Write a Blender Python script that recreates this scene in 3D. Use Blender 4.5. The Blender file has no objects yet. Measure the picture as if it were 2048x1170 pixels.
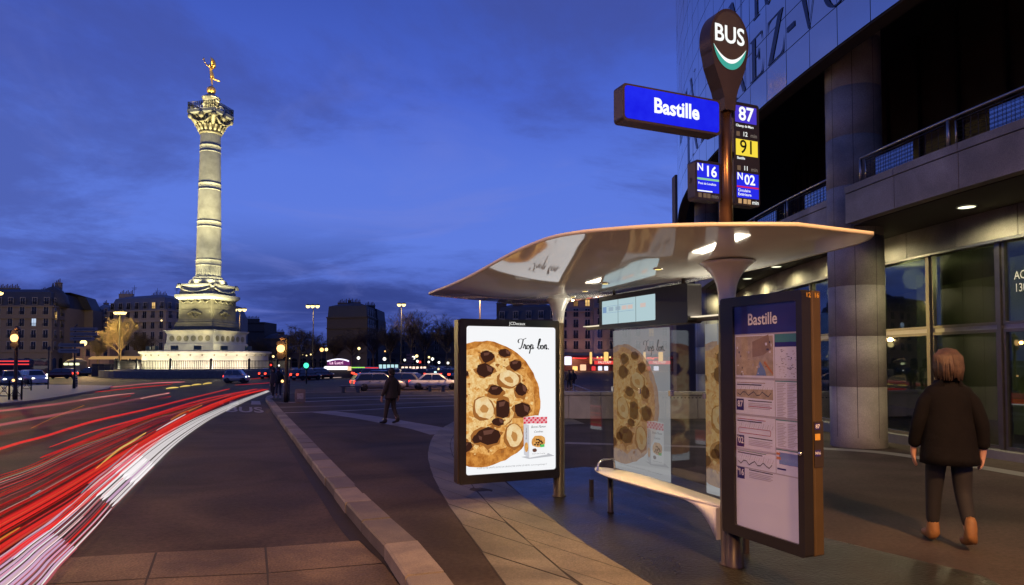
import bpy, bmesh, math, random
from mathutils import Vector, Matrix
random.seed(7)
R = math.radians
SC = bpy.context.scene
COL = SC.collection
# ---------------------------------------------------------------- camera, sky, exposure
FPX, PITCH = 1365.0, R(2)
cam = bpy.data.cameras.new('camera'); camo = bpy.data.objects.new('camera', cam); COL.objects.link(camo)
camo.location = (0, 0, 1.7); camo.rotation_euler = (R(92), 0, 0)
cam.sensor_width = 36; cam.lens = 36*FPX/2048; cam.shift_y = (672-585)/2048
cam.clip_start = .05; cam.clip_end = 4000
SC.camera = camo
SC.view_settings.view_transform = 'Standard'; SC.view_settings.look = 'None'
SC.view_settings.exposure = 0; SC.view_settings.gamma = 1
SC.cycles.use_denoising = True
SC.cycles.max_bounces = 6; SC.cycles.transparent_max_bounces = 16
SC.cycles.sample_clamp_indirect = 3; SC.cycles.caustics_reflective = False; SC.cycles.caustics_refractive = False

W = bpy.data.worlds.new('World'); SC.world = W; W.use_nodes = True
nt = W.node_tree; nt.nodes.clear()
def N(t, **kw):
    n = nt.nodes.new(t)
    for k, v in kw.items(): setattr(n, k, v)
    return n
def lk(a, b): nt.links.new(a, b)
wo = N('ShaderNodeOutputWorld'); bg = N('ShaderNodeBackground'); lk(bg.outputs[0], wo.inputs[0])
tc = N('ShaderNodeTexCoord'); sep = N('ShaderNodeSeparateXYZ'); lk(tc.outputs['Generated'], sep.inputs[0])
ramp = N('ShaderNodeValToRGB'); lk(sep.outputs['Z'], ramp.inputs[0])
def setramp(r, stops):
    while len(r.elements) > 1: r.elements.remove(r.elements[-1])
    r.elements[0].position = stops[0][0]; r.elements[0].color = (*stops[0][1], 1)
    for p, c in stops[1:]:
        e = r.elements.new(p); e.color = (*c, 1)
setramp(ramp.color_ramp, [(0, (.045, .072, .30)), (.06, (.060, .100, .41)), (.16, (.098, .175, .62)), (.26, (.086, .160, .61)),
                          (.36, (.056, .110, .52)), (.46, (.040, .080, .40)), (1, (.018, .036, .17))])
# cloud layers: noise on a plane above the viewer
zz = N('ShaderNodeMath', operation='MAXIMUM'); lk(sep.outputs['Z'], zz.inputs[0]); zz.inputs[1].default_value = 0
za = N('ShaderNodeMath', operation='ADD'); lk(zz.outputs[0], za.inputs[0]); za.inputs[1].default_value = .13
def div(o):
    m = N('ShaderNodeMath', operation='DIVIDE'); lk(o, m.inputs[0]); lk(za.outputs[0], m.inputs[1]); return m.outputs[0]
cmb = N('ShaderNodeCombineXYZ'); lk(div(sep.outputs['X']), cmb.inputs[0]); lk(div(sep.outputs['Y']), cmb.inputs[1])
def noise(scale, detail, rough, off, dist=0.):
    mp = N('ShaderNodeMapping'); lk(cmb.outputs[0], mp.inputs[0]); mp.inputs['Location'].default_value = off
    mp.inputs['Scale'].default_value = (.9, 1.0, 1)
    n = N('ShaderNodeTexNoise'); lk(mp.outputs[0], n.inputs['Vector'])
    n.inputs['Scale'].default_value = scale; n.inputs['Detail'].default_value = detail
    n.inputs['Roughness'].default_value = rough; n.inputs['Distortion'].default_value = dist
    return n.outputs['Fac']
def fac(o, lo, hi):
    m = N('ShaderNodeMapRange', interpolation_type='SMOOTHSTEP'); lk(o, m.inputs['Value'])
    m.inputs['From Min'].default_value = lo; m.inputs['From Max'].default_value = hi; return m.outputs[0]
def mixc(f, a, b):
    m = N('ShaderNodeMix', data_type='RGBA'); lk(f, m.inputs['Factor'])
    if isinstance(a, tuple): m.inputs['A'].default_value = (*a, 1)
    else: lk(a, m.inputs['A'])
    if isinstance(b, tuple): m.inputs['B'].default_value = (*b, 1)
    else: lk(b, m.inputs['B'])
    return m.outputs['Result']
def mul(a, k):
    m = N('ShaderNodeMath', operation='MULTIPLY'); lk(a, m.inputs[0])
    if isinstance(k, (int, float)): m.inputs[1].default_value = k
    else: lk(k, m.inputs[1])
    return m.outputs[0]
dark = mul(fac(noise(.62, 9, .64, (4.3, 2.9, 0), .45), .43, .59), .62)
low = N('ShaderNodeMapRange'); lk(sep.outputs['Z'], low.inputs['Value'])
low.inputs['From Min'].default_value = .20; low.inputs['From Max'].default_value = .10
dlow = mul(mul(fac(noise(.75, 9, .62, (7.3, .4, 0), .6), .40, .58), low.outputs[0]), .80)
lite = mul(fac(noise(1.0, 6, .6, (1.2, 8.8, 0), .8), .52, .70), .32)
c1 = mixc(dark, ramp.outputs[0], (.044, .062, .25))
c2 = mixc(dlow, c1, (.024, .040, .185))
c3 = mixc(lite, c2, (.15, .19, .55))
sky = N('ShaderNodeTexSky', sky_type='NISHITA'); sky.sun_disc = False
sky.sun_elevation = R(-3); sky.sun_rotation = R(200)
add = N('ShaderNodeMix', data_type='RGBA', blend_type='ADD'); add.inputs['Factor'].default_value = .05
lk(c3, add.inputs['A']); lk(sky.outputs[0], add.inputs['B'])
lk(add.outputs['Result'], bg.inputs[0]); bg.inputs[1].default_value = 1.18

# ---------------------------------------------------------------- survey: a pixel of the photograph to a point of the place
_c, _s = math.cos(PITCH), math.sin(PITCH)
def ray(px, py):
    u = (px-1024)/FPX; v = (672-py)/FPX
    return (u, _c-_s*v, _s+_c*v)
def hz(y):   # the square falls gently away from the viewer
    return -.016*(min(max(y, 9.), 60.)-9.)
def G(px, py, z=0.0):
    r = ray(px, py); zz = z
    for _ in range(40): t = (zz-1.7)/r[2]; zz = .5*zz+.5*(z+hz(r[1]*t))
    return (r[0]*t, r[1]*t, zz)
def A(px, py, Y):
    r = ray(px, py); t = Y/r[1]; return (r[0]*t, Y, 1.7+r[2]*t)
def interp(pts, x):
    if x <= pts[0][0]: return pts[0][1]
    for (a, b), (c, d) in zip(pts, pts[1:]):
        if x <= c: return b+(d-b)*(x-a)/(c-a)
    return pts[-1][1]
def spline(P, n=8):
    out = []; P = [Vector(p) for p in P]
    for i in range(len(P)-1):
        p0 = P[i-1] if i else P[0]*2-P[1]; p1, p2 = P[i], P[i+1]
        p3 = P[i+2] if i+2 < len(P) else P[-1]*2-P[-2]
        for k in range(n):
            t = k/n
            out.append(.5*((2*p1)+(p2-p0)*t+(2*p0-5*p1+4*p2-p3)*t*t+(3*p1-p0-3*p2+p3)*t**3))
    out.append(P[-1].copy()); return out

# ---------------------------------------------------------------- materials
def lin(r, g, b):
    f = lambda v: (v/255/12.92) if v/255 <= .04045 else ((v/255+.055)/1.055)**2.4
    return (f(r), f(g), f(b))
_mats = {}
def mat(name, col, rough=.6, metal=0., var=.18, scale=6., bump=0., bscale=60., coat=0., spec=.5, fine=0., rv=(.8, 1.2)):
    if name in _mats: return _mats[name]
    m = bpy.data.materials.new(name); m.use_nodes = True; t = m.node_tree; b = t.nodes['Principled BSDF']
    b.inputs['Roughness'].default_value = rough; b.inputs['Metallic'].default_value = metal
    b.inputs['Coat Weight'].default_value = coat; b.inputs['Specular IOR Level'].default_value = spec
    co = t.nodes.new('ShaderNodeTexCoord')
    if var > 0:
        n = t.nodes.new('ShaderNodeTexNoise'); n.inputs['Scale'].default_value = scale; n.inputs['Detail'].default_value = 8
        n.inputs['Roughness'].default_value = .62
        t.links.new(co.outputs['Object'], n.inputs['Vector'])
        r = t.nodes.new('ShaderNodeValToRGB'); r.color_ramp.elements[0].position = .3; r.color_ramp.elements[1].position = .72
        r.color_ramp.elements[0].color = (*[c*(1-var) for c in col], 1); r.color_ramp.elements[1].color = (*[min(1, c*(1+var)) for c in col], 1)
        t.links.new(n.outputs['Fac'], r.inputs[0]); out = r.outputs[0]
        if fine > 0:
            n2 = t.nodes.new('ShaderNodeTexNoise'); n2.inputs['Scale'].default_value = scale*45; n2.inputs['Detail'].default_value = 3
            t.links.new(co.outputs['Object'], n2.inputs['Vector'])
            r2 = t.nodes.new('ShaderNodeMapRange'); r2.inputs['From Min'].default_value = .3; r2.inputs['From Max'].default_value = .7
            r2.inputs['To Min'].default_value = 1-fine; r2.inputs['To Max'].default_value = 1+fine
            t.links.new(n2.outputs['Fac'], r2.inputs['Value'])
            mx = t.nodes.new('ShaderNodeVectorMath'); mx.operation = 'SCALE'
            t.links.new(out, mx.inputs[0]); t.links.new(r2.outputs[0], mx.inputs['Scale']); out = mx.outputs[0]
        if fine > 0 and scale < 3:
            n4 = t.nodes.new('ShaderNodeTexNoise'); n4.inputs['Scale'].default_value = .45; n4.inputs['Detail'].default_value = 5; n4.inputs['Distortion'].default_value = 1.2
            t.links.new(co.outputs['Object'], n4.inputs['Vector'])
            r4 = t.nodes.new('ShaderNodeMapRange'); r4.inputs['From Min'].default_value = .35; r4.inputs['From Max'].default_value = .65; r4.inputs['To Min'].default_value = .62; r4.inputs['To Max'].default_value = 1.28
            t.links.new(n4.outputs['Fac'], r4.inputs['Value']); m4 = t.nodes.new('ShaderNodeVectorMath'); m4.operation = 'SCALE'
            t.links.new(out, m4.inputs[0]); t.links.new(r4.outputs[0], m4.inputs['Scale']); out = m4.outputs[0]
        t.links.new(out, b.inputs['Base Color'])
        rr = t.nodes.new('ShaderNodeMapRange'); rr.inputs['To Min'].default_value = max(.02, rough*rv[0]); rr.inputs['To Max'].default_value = min(1, rough*rv[1])
        t.links.new(n.outputs['Fac'], rr.inputs['Value']); t.links.new(rr.outputs[0], b.inputs['Roughness'])
    else: b.inputs['Base Color'].default_value = (*col, 1)
    if bump > 0:
        n3 = t.nodes.new('ShaderNodeTexNoise'); n3.inputs['Scale'].default_value = bscale; n3.inputs['Detail'].default_value = 6
        t.links.new(co.outputs['Object'], n3.inputs['Vector'])
        bp = t.nodes.new('ShaderNodeBump'); bp.inputs['Strength'].default_value = bump; bp.inputs['Distance'].default_value = .01
        t.links.new(n3.outputs['Fac'], bp.inputs['Height']); t.links.new(bp.outputs[0], b.inputs['Normal'])
    _mats[name] = m; return m
def emat(name, col, st=1., alpha=1., var=0., scale=20., col2=None, soft=0.):
    if name in _mats: return _mats[name]
    m = bpy.data.materials.new(name); m.use_nodes = True; t = m.node_tree
    for n in list(t.nodes): t.nodes.remove(n)
    o = t.nodes.new('ShaderNodeOutputMaterial'); e = t.nodes.new('ShaderNodeEmission')
    e.inputs[0].default_value = (*col, 1); e.inputs[1].default_value = st
    if col2:
        co = t.nodes.new('ShaderNodeTexCoord'); n = t.nodes.new('ShaderNodeTexNoise'); n.inputs['Scale'].default_value = scale
        n.inputs['Detail'].default_value = 7; n.inputs['Roughness'].default_value = .65; t.links.new(co.outputs['Object'], n.inputs['Vector'])
        r = t.nodes.new('ShaderNodeValToRGB'); r.color_ramp.elements[0].position = .36; r.color_ramp.elements[1].position = .62
        r.color_ramp.elements[0].color = (*col2, 1); r.color_ramp.elements[1].color = (*col, 1)
        t.links.new(n.outputs['Fac'], r.inputs[0]); t.links.new(r.outputs[0], e.inputs[0])
    if soft > 0:   # glow that thins out towards its rim
        tr = t.nodes.new('ShaderNodeBsdfTransparent'); mx = t.nodes.new('ShaderNodeMixShader'); lw = t.nodes.new('ShaderNodeLayerWeight'); lw.inputs[0].default_value = .5
        iv = t.nodes.new('ShaderNodeMath'); iv.operation = 'SUBTRACT'; iv.inputs[0].default_value = 1; t.links.new(lw.outputs['Facing'], iv.inputs[1])
        pw = t.nodes.new('ShaderNodeMath'); pw.operation = 'POWER'; pw.inputs[1].default_value = soft; t.links.new(iv.outputs[0], pw.inputs[0]); t.links.new(pw.outputs[0], mx.inputs[0])
        t.links.new(tr.outputs[0], mx.inputs[1]); t.links.new(e.outputs[0], mx.inputs[2]); t.links.new(mx.outputs[0], o.inputs[0])
    elif alpha < 1:
        tr = t.nodes.new('ShaderNodeBsdfTransparent'); mx = t.nodes.new('ShaderNodeMixShader'); mx.inputs[0].default_value = alpha
        t.links.new(tr.outputs[0], mx.inputs[1]); t.links.new(e.outputs[0], mx.inputs[2]); t.links.new(mx.outputs[0], o.inputs[0])
    else: t.links.new(e.outputs[0], o.inputs[0])
    _mats[name] = m; return m
def glass(name, tint, refl=.06, edge=.75, rough=.02):
    if name in _mats: return _mats[name]
    m = bpy.data.materials.new(name); m.use_nodes = True; t = m.node_tree
    for n in list(t.nodes): t.nodes.remove(n)
    o = t.nodes.new('ShaderNodeOutputMaterial'); tr = t.nodes.new('ShaderNodeBsdfTransparent'); tr.inputs[0].default_value = (*tint, 1)
    g = t.nodes.new('ShaderNodeBsdfGlossy'); g.inputs['Roughness'].default_value = rough; g.inputs[0].default_value = (.9, .95, 1, 1)
    lw = t.nodes.new('ShaderNodeLayerWeight'); lw.inputs[0].default_value = .5
    pw = t.nodes.new('ShaderNodeMath'); pw.operation = 'POWER'; pw.inputs[1].default_value = 3.
    mr = t.nodes.new('ShaderNodeMapRange'); mr.inputs['To Min'].default_value = refl; mr.inputs['To Max'].default_value = edge
    t.links.new(lw.outputs['Facing'], pw.inputs[0]); t.links.new(pw.outputs[0], mr.inputs['Value'])
    mx = t.nodes.new('ShaderNodeMixShader'); t.links.new(mr.outputs[0], mx.inputs[0])
    t.links.new(tr.outputs[0], mx.inputs[1]); t.links.new(g.outputs[0], mx.inputs[2]); t.links.new(mx.outputs[0], o.inputs[0])
    _mats[name] = m; return m

# ---------------------------------------------------------------- mesh builder
class MB:
    def __init__(s): s.v = []; s.f = []; s.m = []; s.sm = []
    def add(s, V, Fs, mi=0, smooth=False):
        b = len(s.v); s.v += [tuple(v) for v in V]
        for f in Fs: s.f.append([b+i for i in f]); s.m.append(mi); s.sm.append(smooth)
        return s
    def poly(s, P, mi=0): return s.add(P, [list(range(len(P)))], mi)
    def box(s, x0, x1, y0, y1, z0, z1, mi=0):
        V = [(x, y, z) for z in (z0, z1) for y in (y0, y1) for x in (x0, x1)]
        return s.add(V, [(0, 2, 3, 1), (4, 5, 7, 6), (0, 1, 5, 4), (2, 6, 7, 3), (0, 4, 6, 2), (1, 3, 7, 5)], mi)
    def bbox(s, x0, x1, y0, y1, z0, z1, b=.01, mi=0):
        """box with chamfered edges"""
        V = []; idx = {}
        xs, ys, zs = (x0, x1), (y0, y1), (z0, z1)
        for i in (0, 1):
            for j in (0, 1):
                for k in (0, 1):
                    sx, sy, sz = (1 if i == 0 else -1), (1 if j == 0 else -1), (1 if k == 0 else -1)
                    c = (xs[i], ys[j], zs[k])
                    idx[i, j, k, 0] = len(V); V.append((c[0], c[1]+sy*b, c[2]+sz*b))
                    idx[i, j, k, 1] = len(V); V.append((c[0]+sx*b, c[1], c[2]+sz*b))
                    idx[i, j, k, 2] = len(V); V.append((c[0]+sx*b, c[1]+sy*b, c[2]))
        Fs = []
        q = [(0, 0), (1, 0), (1, 1), (0, 1)]
        for i in (0, 1): Fs.append([idx[i, a, c, 0] for a, c in q])
        for j in (0, 1): Fs.append([idx[a, j, c, 1] for a, c in q])
        for k in (0, 1): Fs.append([idx[a, c, k, 2] for a, c in q])
        for a in (0, 1):
            for c in (0, 1):
                Fs.append([idx[0, a, c, 1], idx[1, a, c, 1], idx[1, a, c, 2], idx[0, a, c, 2]])
                Fs.append([idx[a, 0, c, 0], idx[a, 1, c, 0], idx[a, 1, c, 2], idx[a, 0, c, 2]])
                Fs.append([idx[a, c, 0, 0], idx[a, c, 1, 0], idx[a, c, 1, 1], idx[a, c, 0, 1]])
        for i in (0, 1):
            for j in (0, 1):
                for k in (0, 1): Fs.append([idx[i, j, k, 0], idx[i, j, k, 1], idx[i, j, k, 2]])
        return s.add(V, Fs, mi)
    def lathe(s, prof, n=24, cx=0, cy=0, mi=0, smooth=True, a0=0, a1=2*math.pi, caps=True):
        full = abs(a1-a0-2*math.pi) < 1e-6; m = n if full else n+1; V = []
        for r, z in prof:
            for k in range(m):
                a = a0+(a1-a0)*k/n; V.append((cx+r*math.cos(a), cy+r*math.sin(a), z))
        Fs = []
        for i in range(len(prof)-1):
            for k in range(n):
                k2 = (k+1) % m if full else k+1
                Fs.append((i*m+k, i*m+k2, (i+1)*m+k2, (i+1)*m+k))
        s.add(V, Fs, mi, smooth)
        if full and caps:
            for i, fl in ((0, True), (len(prof)-1, False)):
                if prof[i][0] > 1e-4:
                    ring = [V[i*m+k] for k in range(m)]
                    s.poly(ring[::-1] if fl else ring, mi)
        return s
    def tube(s, P, r, n=8, mi=0, smooth=True, cap=True, flat=1.):
        P = [Vector(p) for p in P]; rr = r if isinstance(r, (list, tuple)) else [r]*len(P); V = []
        up0 = Vector((0, 0, 1))
        for i, p in enumerate(P):
            d = (P[min(i+1, len(P)-1)]-P[max(i-1, 0)])
            d = d.normalized() if d.length > 1e-9 else Vector((0, 0, 1))
            up = up0 if abs(d.z) < .95 else Vector((1, 0, 0))
            a = d.cross(up).normalized(); b = a.cross(d).normalized()
            for k in range(n):
                t = 2*math.pi*k/n; V.append(p+a*(rr[i]*math.cos(t))+b*(rr[i]*flat*math.sin(t)))
        Fs = [(i*n+k, i*n+(k+1) % n, (i+1)*n+(k+1) % n, (i+1)*n+k) for i in range(len(P)-1) for k in range(n)]
        s.add(V, Fs, mi, smooth)
        if cap and n > 2:
            s.poly([V[k] for k in range(n)][::-1], mi); s.poly([V[(len(P)-1)*n+k] for k in range(n)], mi)
        return s
    def prism(s, poly2, o, ax, ay, n, depth, mi=0, mside=None):
        """2D polygon on the frame (o, ax, ay) pushed by depth along n"""
        o, ax, ay, n = Vector(o), Vector(ax), Vector(ay), Vector(n)
        a = [o+ax*p[0]+ay*p[1] for p in poly2]; b = [p+n*depth for p in a]; k = len(a)
        s.poly(a[::-1], mi); s.poly(b, mi)
        s.add(a+b, [(i, (i+1) % k, k+(i+1) % k, k+i) for i in range(k)], mi if mside is None else mside)
        return s
    def sphere(s, c, r, n=12, mi=0, sz=1.):
        m = max(4, n//2)
        prof = [(r*math.sin(math.pi*i/m), c[2]+r*sz*-math.cos(math.pi*i/m)) for i in range(m+1)]
        prof[0] = (1e-5, prof[0][1]); prof[-1] = (1e-5, prof[-1][1])
        return s.lathe(prof, n, c[0], c[1], mi)
    def loft(s, rings, mi=0, smooth=True, cap=True, closed=True):
        n = len(rings[0]); V = [p for r in rings for p in r]; kk = n if closed else n-1
        s.add(V, [(i*n+k, i*n+(k+1) % n, (i+1)*n+(k+1) % n, (i+1)*n+k) for i in range(len(rings)-1) for k in range(kk)], mi, smooth)
        if cap and closed: s.poly(rings[0][::-1], mi); s.poly(rings[-1], mi)
        return s
    def text(s, body, o, ax, ay, size, mi=0, align='CENTER', bold=0., shear=0., sx=1., lift=None, res=3):
        V, Fs = glyphs(body, align, bold, shear, res); o, ax, ay = Vector(o), Vector(ax), Vector(ay)
        return s.add([o+ax*(x*size*sx)+ay*(y*size) for x, y in V], Fs, mi)
    def build(s, name, mats, parent=None, flip=True):
        me = bpy.data.meshes.new(name); me.from_pydata(s.v, [], s.f)
        for m in (mats if isinstance(mats, (list, tuple)) else [mats]): me.materials.append(m)
        me.polygons.foreach_set('material_index', s.m); me.polygons.foreach_set('use_smooth', s.sm)
        me.update(); me.validate()
        if flip and len(s.f) < 60000:
            bm = bmesh.new(); bm.from_mesh(me); bmesh.ops.remove_doubles(bm, verts=bm.verts, dist=1e-5)
            bmesh.ops.recalc_face_normals(bm, faces=bm.faces); bm.to_mesh(me); bm.free()
        o = bpy.data.objects.new(name, me); COL.objects.link(o)
        if parent is not None: o.parent = parent
        return o
_gl = {}
def glyphs(body, align, bold, shear, res):
    k = (body, align, bold, shear, res)
    if k not in _gl:
        c = bpy.data.curves.new('lettering', 'FONT'); c.body = body; c.align_x = align; c.align_y = 'CENTER'
        c.offset = bold; c.shear = shear; c.resolution_u = res
        o = bpy.data.objects.new('lettering', c); m = o.to_mesh()
        _gl[k] = ([(v.co.x, v.co.y) for v in m.vertices], [tuple(p.vertices) for p in m.polygons])
        o.to_mesh_clear(); bpy.data.objects.remove(o); bpy.data.curves.remove(c)
    return _gl[k]
def rrect(x0, x1, y0, y1, r, n=5):
    P = []
    for cx, cy, a in ((x1-r, y1-r, 0), (x0+r, y1-r, 90), (x0+r, y0+r, 180), (x1-r, y0+r, 270)):
        for k in range(n+1):
            t = R(a+90*k/n); P.append((cx+r*math.cos(t), cy+r*math.sin(t)))
    return P
def clipx(P, xm, keep_less=True):
    out = []
    for i, p in enumerate(P):
        q = P[(i+1) % len(P)]
        ip = (p[0] <= xm) if keep_less else (p[0] >= xm); iq = (q[0] <= xm) if keep_less else (q[0] >= xm)
        if ip: out.append(p)
        if ip != iq:
            t = (xm-p[0])/(q[0]-p[0]); out.append((xm, p[1]+(q[1]-p[1])*t))
    return out
def tag(o, label=None, cat=None, group=None, kind=None):
    if label: o['label'] = label
    if cat: o['category'] = cat
    if group: o['group'] = group
    if kind: o['kind'] = kind
    return o
def thing(name, label, cat, loc=(0, 0, 0), rz=0., group=None):
    o = bpy.data.objects.new(name, None); COL.objects.link(o); o.empty_display_size = .1
    o.location = loc; o.rotation_euler = (0, 0, rz); return tag(o, label, cat, group)
def struct(mb, name, mats): return tag(mb.build(name, mats), kind='structure')
def kids(o): return [c for c in bpy.data.objects if c.parent is o]
def dup(root, loc, rz, label, group=None, sc=None):
    """copy of a thing with copies of its parts and sub-parts"""
    r = root.copy(); COL.objects.link(r); r.location = loc; r.rotation_euler = (0, 0, rz); tag(r, label, None, group)
    if sc: r.scale = sc
    for ch in kids(root):
        c = ch.copy(); COL.objects.link(c); c.parent = r
        for g in kids(ch):
            d = g.copy(); COL.objects.link(d); d.parent = c
    return r
def lamp(kind, loc, energy, col, parent=None, size=.1, rot=None, spot=None, blend=.5):
    l = bpy.data.lights.new('light', kind); l.energy = energy; l.color = col
    if kind in ('POINT', 'SPOT'): l.shadow_soft_size = size
    if kind == 'SPOT': l.spot_size = spot; l.spot_blend = blend
    o = bpy.data.objects.new('light', l); COL.objects.link(o); o.location = loc
    if rot is not None: o.rotation_euler = rot
    if parent is not None: o.parent = parent
    return o
def aim(loc, to):
    return (Vector(to)-Vector(loc)).to_track_quat('-Z', 'Y').to_euler()
# ================================================================ GROUND
M_road = mat('asphalt_road', (.056, .042, .031), .7, spec=.12, var=.22, scale=.6, bump=.5, bscale=90, fine=.25)
M_walk = mat('asphalt_pavement', (.056, .043, .035), .78, spec=.12, var=.14, scale=.5, bump=.4, bscale=120, fine=.2)
M_wet = mat('damp_asphalt', (.026, .022, .016), .42, spec=.4, rv=(.15, 1.5), var=.5, scale=1.3, bump=1., bscale=30, fine=.5)
M_granite = mat('granite_kerb', (.19, .165, .135), .65, spec=.2, var=.2, scale=3, bump=.3, bscale=80, fine=.25)
M_gr3 = [M_granite, mat('granite_kerb_dark', (.135, .116, .094), .65, spec=.2, var=.25, scale=3, bump=.3, bscale=80, fine=.25), mat('granite_kerb_warm', (.225, .19, .15), .65, spec=.2, var=.25, scale=3, bump=.3, bscale=80, fine=.25)]
M_slab = mat('stone_slab', (.165, .15, .115), .6, spec=.2, var=.22, scale=1.6, bump=.4, bscale=50, fine=.2)
M_joint = mat('dark_joint', (.03, .027, .025), .9, var=.1)
M_pad = mat('concrete_pad', (.112, .084, .056), .65, spec=.15, var=.5, scale=1.1, bump=.9, bscale=35, fine=.35)
M_paint = mat('worn_white_paint', (.20, .18, .17), .6, var=.25, scale=4)
M_strip = mat('pale_paving', (.17, .15, .14), .65, var=.15, scale=2, fine=.15)
ZR = -.13
b = MB(); ys_ = [-60, 9, 60, 3500]; b.add([(x, y, hz(y)+ZR) for y in ys_ for x in (-2500, 2500)], [(2*i, 2*i+1, 2*i+3, 2*i+2) for i in range(3)]); struct(b, 'road', M_road)

KERB = [(4.4, -20, 0), (2.6, -8, 0), (1.45, -2, 0), (.25, 2, 0)]+[G(*p) for p in [(819, 1168), (762, 1082), (694, 1010), (620, 916), (584, 869), (547, 821), (535, 803), (531, 796.5), (536, 791.5), (556, 788), (600, 785.6), (700, 783.6), (900, 782.6), (1300, 782.4)]]
kc = spline(KERB, 10)
# resample to stones about one metre long
st = [kc[0]]; acc = 0
for a, c in zip(kc, kc[1:]):
    L = (c-a).length; t = 0
    while acc+L-t >= 1.0:
        t += 1.0-acc; acc = 0; st.append(a+(c-a)*(t/L))
    acc += L-t
def nrm(P, i):
    d = (P[min(i+1, len(P)-1)]-P[max(i-1, 0)]).normalized(); return Vector((d.y, -d.x, 0))
KW = .31
b = MB()
for i in range(len(st)-1):
    n0, n1 = nrm(st, i), nrm(st, i+1); d = (st[i+1]-st[i]).normalized(); g = .016
    dz = random.uniform(-.004, .004); o = random.uniform(-.006, .006)
    p0, p1 = st[i]+d*g+n0*o, st[i+1]-d*g+n1*o; q0, q1 = st[i]+d*g+n0*KW, st[i+1]-d*g+n1*KW
    c = .018; up = Vector((0, 0, 1)); z1 = .008+dz
    V = [p0-up*.16, p1-up*.16, p1+up*(z1-c), p0+up*(z1-c), p0+n0*c+up*z1, p1+n1*c+up*z1, q1+up*z1, q0+up*z1, q1-up*.16, q0-up*.16]
    b.add(V, [(0, 1, 2, 3), (3, 2, 5, 4), (4, 5, 6, 7), (7, 6, 8, 9), (0, 3, 4, 7, 9), (1, 8, 6, 5, 2)], random.randrange(3))
struct(b, 'kerb', M_gr3)
# gutter channel of darker stone along the kerb foot
b = MB(); gi = [p+nrm(kc, i)*.02 for i, p in enumerate(kc)]; go = [p-nrm(kc, i)*.17 for i, p in enumerate(kc)]
for i in range(len(kc)-1):
    f = lambda p: (p.x, p.y, hz(p.y)+ZR+.004)
    b.poly([f(gi[i]), f(gi[i+1]), f(go[i+1]), f(go[i])])
struct(b, 'gutter', mat('gutter_stone', (.026, .022, .022), .7, spec=.15, var=.3, scale=3, bump=.4))
inner = [p+nrm(kc, i)*(KW-.02) for i, p in enumerate(kc)]
b = MB(); XR = 90
for p, q in zip(inner, inner[1:]):
    if q.y-p.y < 1e-4: continue
    cuts = [p.y]+[c for c in (9., 60.) if p.y < c < q.y]+[q.y]
    for y0, y1 in zip(cuts, cuts[1:]):
        f = lambda y: (p.x+(q.x-p.x)*(y-p.y)/(q.y-p.y), y, hz(y)); b.poly([f(y0), (XR, y0, hz(y0)), (XR, y1, hz(y1)), f(y1)])
struct(b, 'pavement', M_walk)

# stone slab band, two slabs wide
SL = [G(*p) for p in [(1100, 1290), (1010, 1170), (938.7, 1071), (899.8, 1017), (873, 969.5), (861, 939.6), (855.5, 905), (870, 868), (905, 845)]]
SL = [(5.5, -6, 0), (2.3, 0.5, 0)]+SL+[G(945, 834), G(1120, 828)]
SR = [G(*p) for p in [(1520, 1290), (1306, 1170), (1229, 1128), (1127, 1056), (1049, 996), (998, 954.6)]]
SR = [(7.2, -5, 0), (3.6, 1.2, 0)]+SR+[G(955, 915), G(948, 885), G(975, 866), G(1080, 853), G(1170, 848)]
L, Rr = spline(SL, 14), spline(SR, 14)
def resample(P, n):
    d = [0]
    for a, c in zip(P, P[1:]): d.append(d[-1]+(c-a).length)
    out = []; j = 0
    for k in range(n):
        t = d[-1]*k/(n-1)
        while j < len(P)-2 and d[j+1] < t: j += 1
        out.append(P[j]+(P[j+1]-P[j])*((t-d[j])/max(1e-9, d[j+1]-d[j])))
    return out
NB = 34
L, Rr = resample(L, NB), resample(Rr, NB)
b = MB(); up = Vector((0, 0, 1))
for i in range(NB-1): b.poly([L[i]+up*.004, Rr[i]+up*.004, Rr[i+1]+up*.004, L[i+1]+up*.004], 1)
for i in range(NB-1):
    for k, (t0, t1) in enumerate(((0, .46), (.46, 1))):
        off = .0
        a0, a1 = L[i].lerp(Rr[i], t0), L[i].lerp(Rr[i], t1); c0, c1 = L[i+1].lerp(Rr[i+1], t0), L[i+1].lerp(Rr[i+1], t1)
        if k: a0, a1, c0, c1 = [p.lerp(q, .35) for p, q in ((a0, c0), (a1, c1))]+[p for p in (c0, c1)]; \
            nx0, nx1 = (L[min(i+2, NB-1)].lerp(Rr[min(i+2, NB-1)], t0), L[min(i+2, NB-1)].lerp(Rr[min(i+2, NB-1)], t1)); c0, c1 = c0.lerp(nx0, .35), c1.lerp(nx1, .35)
        m = (a0+a1+c0+c1)/4; z = .008+random.uniform(-.001, .001)
        sh = lambda p: m+(p-m)*(1-.013/max(.05, (p-m).length))+up*z
        b.poly([sh(a0), sh(a1), sh(c1), sh(c0)], random.choice([0, 0, 2, 3]))
struct(b, 'stone_path', [M_slab, M_joint, mat('stone_slab_dark', (.135, .122, .094), .6, spec=.2, var=.25, scale=1.6, bump=.4, bscale=50, fine=.25), mat('stone_slab_warm', (.175, .152, .112), .6, spec=.2, var=.25, scale=1.6, bump=.4, bscale=50, fine=.25)])

# damp darker asphalt round the shelter
wet = [G(*p) for p in [(998, 953), (1049, 996), (1127, 1056), (1229, 1128), (1306, 1170), (1480, 1260)]]+[(5.2, 3.2, 0), (5.6, 4.2, 0)]+[G(*p) for p in [(2090, 1215), (1960, 1150), (1645, 1075), (1500, 1000), (1330, 948), (1170, 938)]]
b = MB(); b.poly([(x, y, .0035) for x, y, z in wet]); struct(b, 'damp_asphalt_patch', M_wet)
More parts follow.
